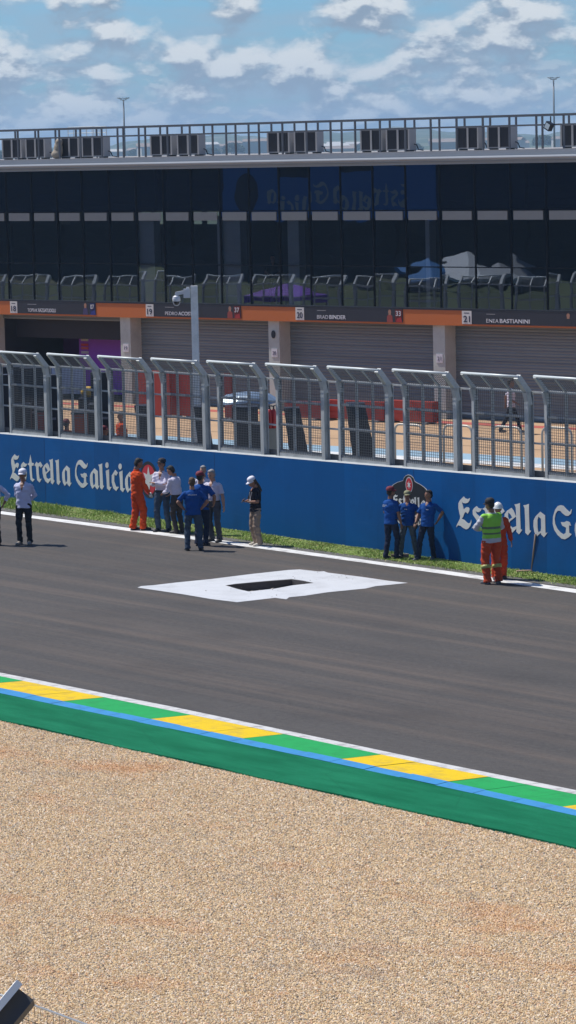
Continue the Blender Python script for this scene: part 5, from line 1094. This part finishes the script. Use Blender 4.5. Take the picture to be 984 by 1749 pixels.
# pale upright screen and dark hood behind it
a = D(124, 660, 97); t = thing('white_screen', 'pale lavender upright screen behind the second fence panel', 'screen', (a.x, a.y, .006), YAW); zt_ = D(124, 627, 97).z; mb = MB(); mb.box(-.62, .34, -.03, .03, zt_ - .78, zt_); mb.build('panel', mat('screen_white', (.50, .52, .62), .5), t)
for x in (-.5, .25): mb = MB(); mb.box(x - .03, x + .03, .035, .08, 0, zt_ - .1); mb.build('leg', GREYM, t)
a = D(152, 668, 96); mb = MB(); mb.ell((0, 0, .14), (.20, .16, .14)); mb.box(-.2, .2, -.14, .14, 0, .06); mb.box(-.25, .25, -.2, .2, -a.z + .01, -.002, 0) ; t = thing('crate_stand', 'dark stand with a yellow bag on top behind the second fence panel', 'stand', (a.x, a.y, .006), YAW)
mb = MB(); mb.box(-.3, .3, -.2, .2, 0, a.z - .2); mb.build('stand', BK, t); mb = MB(); mb.ell((0, 0, a.z - .03), (.24, .16, .17)); mb.build('bag', mat('bag_yellow', (.55, .34, .04), .7), t, smooth=True)
for px, dep_, pyt, w_, lab in ((22, 93, 690, .5, 'black upright case at the left edge behind the first fence panel'), (3, 93, 640, .3, 'black tall case cut by the left photo edge'), (88, 93.2, 640, .22, 'tall black case seen between the first and second fence panels')):
    a = D(px, pyt, dep_); t = thing('equipment_case', lab, 'case', (a.x, a.y, .006), YAW); mb = MB(); mb.box(-w_, w_, -.25, .25, .08, a.z); mb.build('body', BK, t); mb = MB(); mb.box(-w_ * .5, w_ * .5, -.28, -.255, a.z * .6, a.z * .62); mb.build('handle', GREYM, t)
# tyre-like black arches by the first panel
a = D(38, 676, 96); t = thing('black_trolley', 'low black trolley behind the top of the first fence panel', 'trolley', (a.x, a.y, .006), YAW); hz = D(38, 676, 96).z
mb = MB(); mb.tube([(-.55, 0, .3), (-.5, 0, .8), (-.3, 0, hz - .1), (0, 0, hz), (.3, 0, hz - .1), (.5, 0, .8), (.55, 0, .3)], [.10] * 7, 10); mb.box(-.5, .5, -.2, .2, .25, hz - .2); mb.build('body', BK, t)

for px, dep_, pyt, w_, lab in ((174, 92.3, 636, .30, 'tall black case seen between the second and third fence panels'), (60, 95, 628, .45, 'broad black case behind the upper row of the first fence panel'), (30, 95.5, 626, .4, 'black cabinet behind the upper left of the first fence panel'), (150, 92.6, 700, .35, 'short black crate behind the lower right of the second fence panel')):
    a = D(px, pyt, dep_); t = thing('equipment_case', lab, 'case', (a.x, a.y, .006), YAW); mb = MB(); mb.box(-w_, w_, -.25, .25, .08, a.z); mb.build('body', BK, t); mb = MB(); mb.box(-w_ * .5, w_ * .5, -.28, -.255, a.z * .6, a.z * .62); mb.build('handle', GREYM, t)
# ================================================================== SPECTATOR FENCE AT THE CAMERA'S FEET
NF = 14.0
mat_nf = mat('near_steel_light', (.85, .88, .88), .5, 0, var=.08, vscale=4); mat_nd = mat('near_steel_dark', (.055, .058, .064), .6, var=.15, vscale=4)
t0 = D(41, 1699, NF); k0 = D(-48, 1806, NF - .12); t = thing('spectator_fence', 'grey bent steel post with wire at the bottom left corner', 'fence', (k0.x, k0.y, 0), 0)
o_ = Vector((k0.x, k0.y, 0)); mb = MB(); wv = RT0; fwd = Vector((-math.sin(YAW), math.cos(YAW), 0))
mb.bar(t0 - o_, k0 - o_, .070, .112, 0, up=tuple(wv)); mb.bar(k0 - o_ + Vector((0, 0, .03)), Vector((0, 0, 0)), .085, .135, 0, up=tuple(wv)); mb.build('post', mat_nd, t)
d_ = (t0 - k0).normalized(); up_n = (-RT0).cross(d_).normalized(); sd_ = d_.cross(FW).normalized()
if sd_.dot(RT0) > 0: sd_ = -sd_
mb = MB(); off = sd_ * .050 - FW * .045; mb.bar(t0 - o_ + off + d_ * .03, k0 - o_ + off, .030, .075, 0, up=tuple(FW)); mb.build('flange', mat_nf, t)
wl = [D(-220, 1640, NF + .1), D(17, 1704, NF + .05), D(58, 1717, NF + .05), D(145, 1749, NF + .1), D(330, 1819, NF + .2), D(800, 1999, NF + .4)]
mb = MB(); mb.tube([p - o_ for p in wl], .0055, 6); mb.build('wire', mat_nf, t)
mb = MB(); p0, p1 = wl[1] - o_, wl[4] - o_
for k in range(0, 46):
    q = p0.lerp(p1, k / 30); mb.tube([q + Vector((0, 0, -.003)), q + Vector((.0, 0, -1.6))], .0016, 4, caps=False)
for k in range(1, 22): mb.tube([p0 + Vector((0, 0, -.07 * k)), p0.lerp(p1, 1.5) + Vector((0, 0, -.07 * k))], .0016, 4, caps=False)
mb.build('mesh', mat_nd, t)

# ================================================================== SPECTATOR SIDE, SEEN ONLY AS REFLECTIONS
st = thing('grandstand', 'dark roofed grandstand on the spectator side, mirrored in the glass front', 'grandstand', (-175, -12, 0)); SEAT = mat('stand_dark', (.03, .033, .04), .8, var=.4, vscale=.4)
mb = MB()
for k in range(12): mb.box(-85, 150, -k * .9 - .9, -k * .9, -.13, 1.2 + k * .55)
mb.build('tiers', SEAT, st)
mb = MB(); mb.box(-85, 150, -11.6, -11.2, -.13, 15); mb.build('rear_wall', SEAT, st); mb = MB(); mb.box(-86, 151, -12, 1.5, 14.6, 15.0); mb.build('roof', SEAT, st)
for x in range(-80, 150, 12): mb = MB(); mb.box(x, x + .4, -1.2, -.8, 1, 14.6); mb.build('column', SEAT, st)
wb2 = MB(); s_b = W(470, 318, YB); dirv = (s_b - CAM).normalized(); dirr = Vector((dirv.x, -dirv.y, dirv.z)); tb = (YB - 1.9) / abs(dirr.y); hit = s_b + dirr * tb
bn = thing('banner', 'blue banner with white beer lettering on the grandstand, mirrored in the glass front', 'banner', (hit.x + 6, 1.9, 0), math.pi)
mb = MB(); zc = hit.z; mb.box(-9, 11, -.02, .02, zc - 1.9, zc + 1.9); mb.build('cloth', mat('banner_blue', (.02, .20, .62), .7), bn)
word(-6.5, bn, LETPOLYS, 2.1, zc - 1.9, 'lettering', .03, hslope=0)
disc(8.6, zc, 1.3, 1.5, -.03, .01, 'badge', BLK, bn)
# bank of trees behind everything on that side
mb = MB(); rnd = random.Random(77)
t2 = None
for i in range(22):
    loc = (-330 + i * 19 + rnd.uniform(-5, 5), -62 + rnd.uniform(-10, 10), -.12)
    if t2 is None: t2 = thing('broad_tree', 'dark broad tree behind the spectator side, mirrored in the glass front', 'tree', loc, 0, 'trees behind the spectator side'); canopy(rnd, 1200, 9, 9, 19, 1.2).build('crown', LV, t2, fix=False); mb = MB(); mb.tube([(0, 0, 0), (.2, 0, 6), (0, .2, 12)], [.6, .4, .2], 8); mb.build('trunk', BARK, t2)
    else: dup(t2, loc, rnd.uniform(0, 6))
def gazebo(pxr, pyr, dist, w_, h_, m, label):
    g = W(pxr, pyr, YB); dv = (g - CAM).normalized(); dr = Vector((dv.x, -dv.y, dv.z)); p = g + dr * (dist / abs(dr.y)); t = thing('gazebo', label, 'gazebo', (p.x, p.y, 0)); zt = p.z
    mb = MB(); a = w_ / 2; vs = [(-a, -a, zt), (a, -a, zt), (a, a, zt), (-a, a, zt), (0, 0, zt + h_)]; mb.add(vs, [(0, 1, 4), (1, 2, 4), (2, 3, 4), (3, 0, 4)]); mb.add([(x, y, z - .25) for x, y, z in vs[:4]] + vs[:4], [(0, 1, 5, 4), (1, 2, 6, 5), (2, 3, 7, 6), (3, 0, 4, 7)]); mb.build('canopy', m, t, fix=False)
    for x in (-a, a):
        for y in (-a, a): mb = MB(); mb.bar((x * .98, y * .98, 0), (x * .98, y * .98, zt), .05); mb.build('leg', GREYM, t)
gazebo(490, 500, 21, 2.6, .5, mat('canvas_purple', (.22, .08, .48), .7), 'purple peaked gazebo in the working lane, mirrored in the glass front')
gazebo(806, 462, 92, 4.6, 1.7, mat('canvas_white', (.6, .62, .64), .8), 'white peaked marquee on the spectator side, mirrored in the glass front'); gazebo(858, 460, 95, 3.6, 1.5, mat('canvas_grey', (.35, .36, .38), .8), 'grey peaked marquee on the spectator side, mirrored in the glass front'); gazebo(735, 455, 90, 3.2, 1.1, mat('canvas_blue', (.03, .16, .40), .8), 'blue peaked marquee on the spectator side, mirrored in the glass front')

# ================================================================== AIR
mb = MB(); mb.box(-7100, 7100, -5100, 7100, -8, 72); hz = mb.mesh('haze', None) if False else None
me = bpy.data.meshes.new('haze'); me.from_pydata(mb.v, [], mb.f); m = bpy.data.materials.new('air'); m.use_nodes = True; nt, lk = m.node_tree.nodes, m.node_tree.links
nt.remove(nt['Principled BSDF']); pv = nt.new('ShaderNodeVolumePrincipled'); pv.inputs['Color'].default_value = (.50, .74, 1.0, 1); pv.inputs['Density'].default_value = .00020; pv.inputs['Anisotropy'].default_value = .2
lk.new(pv.outputs[0], nt['Material Output'].inputs['Volume']); me.materials.append(m); o = bpy.data.objects.new('haze', me); COL.objects.link(o); o['kind'] = 'stuff'
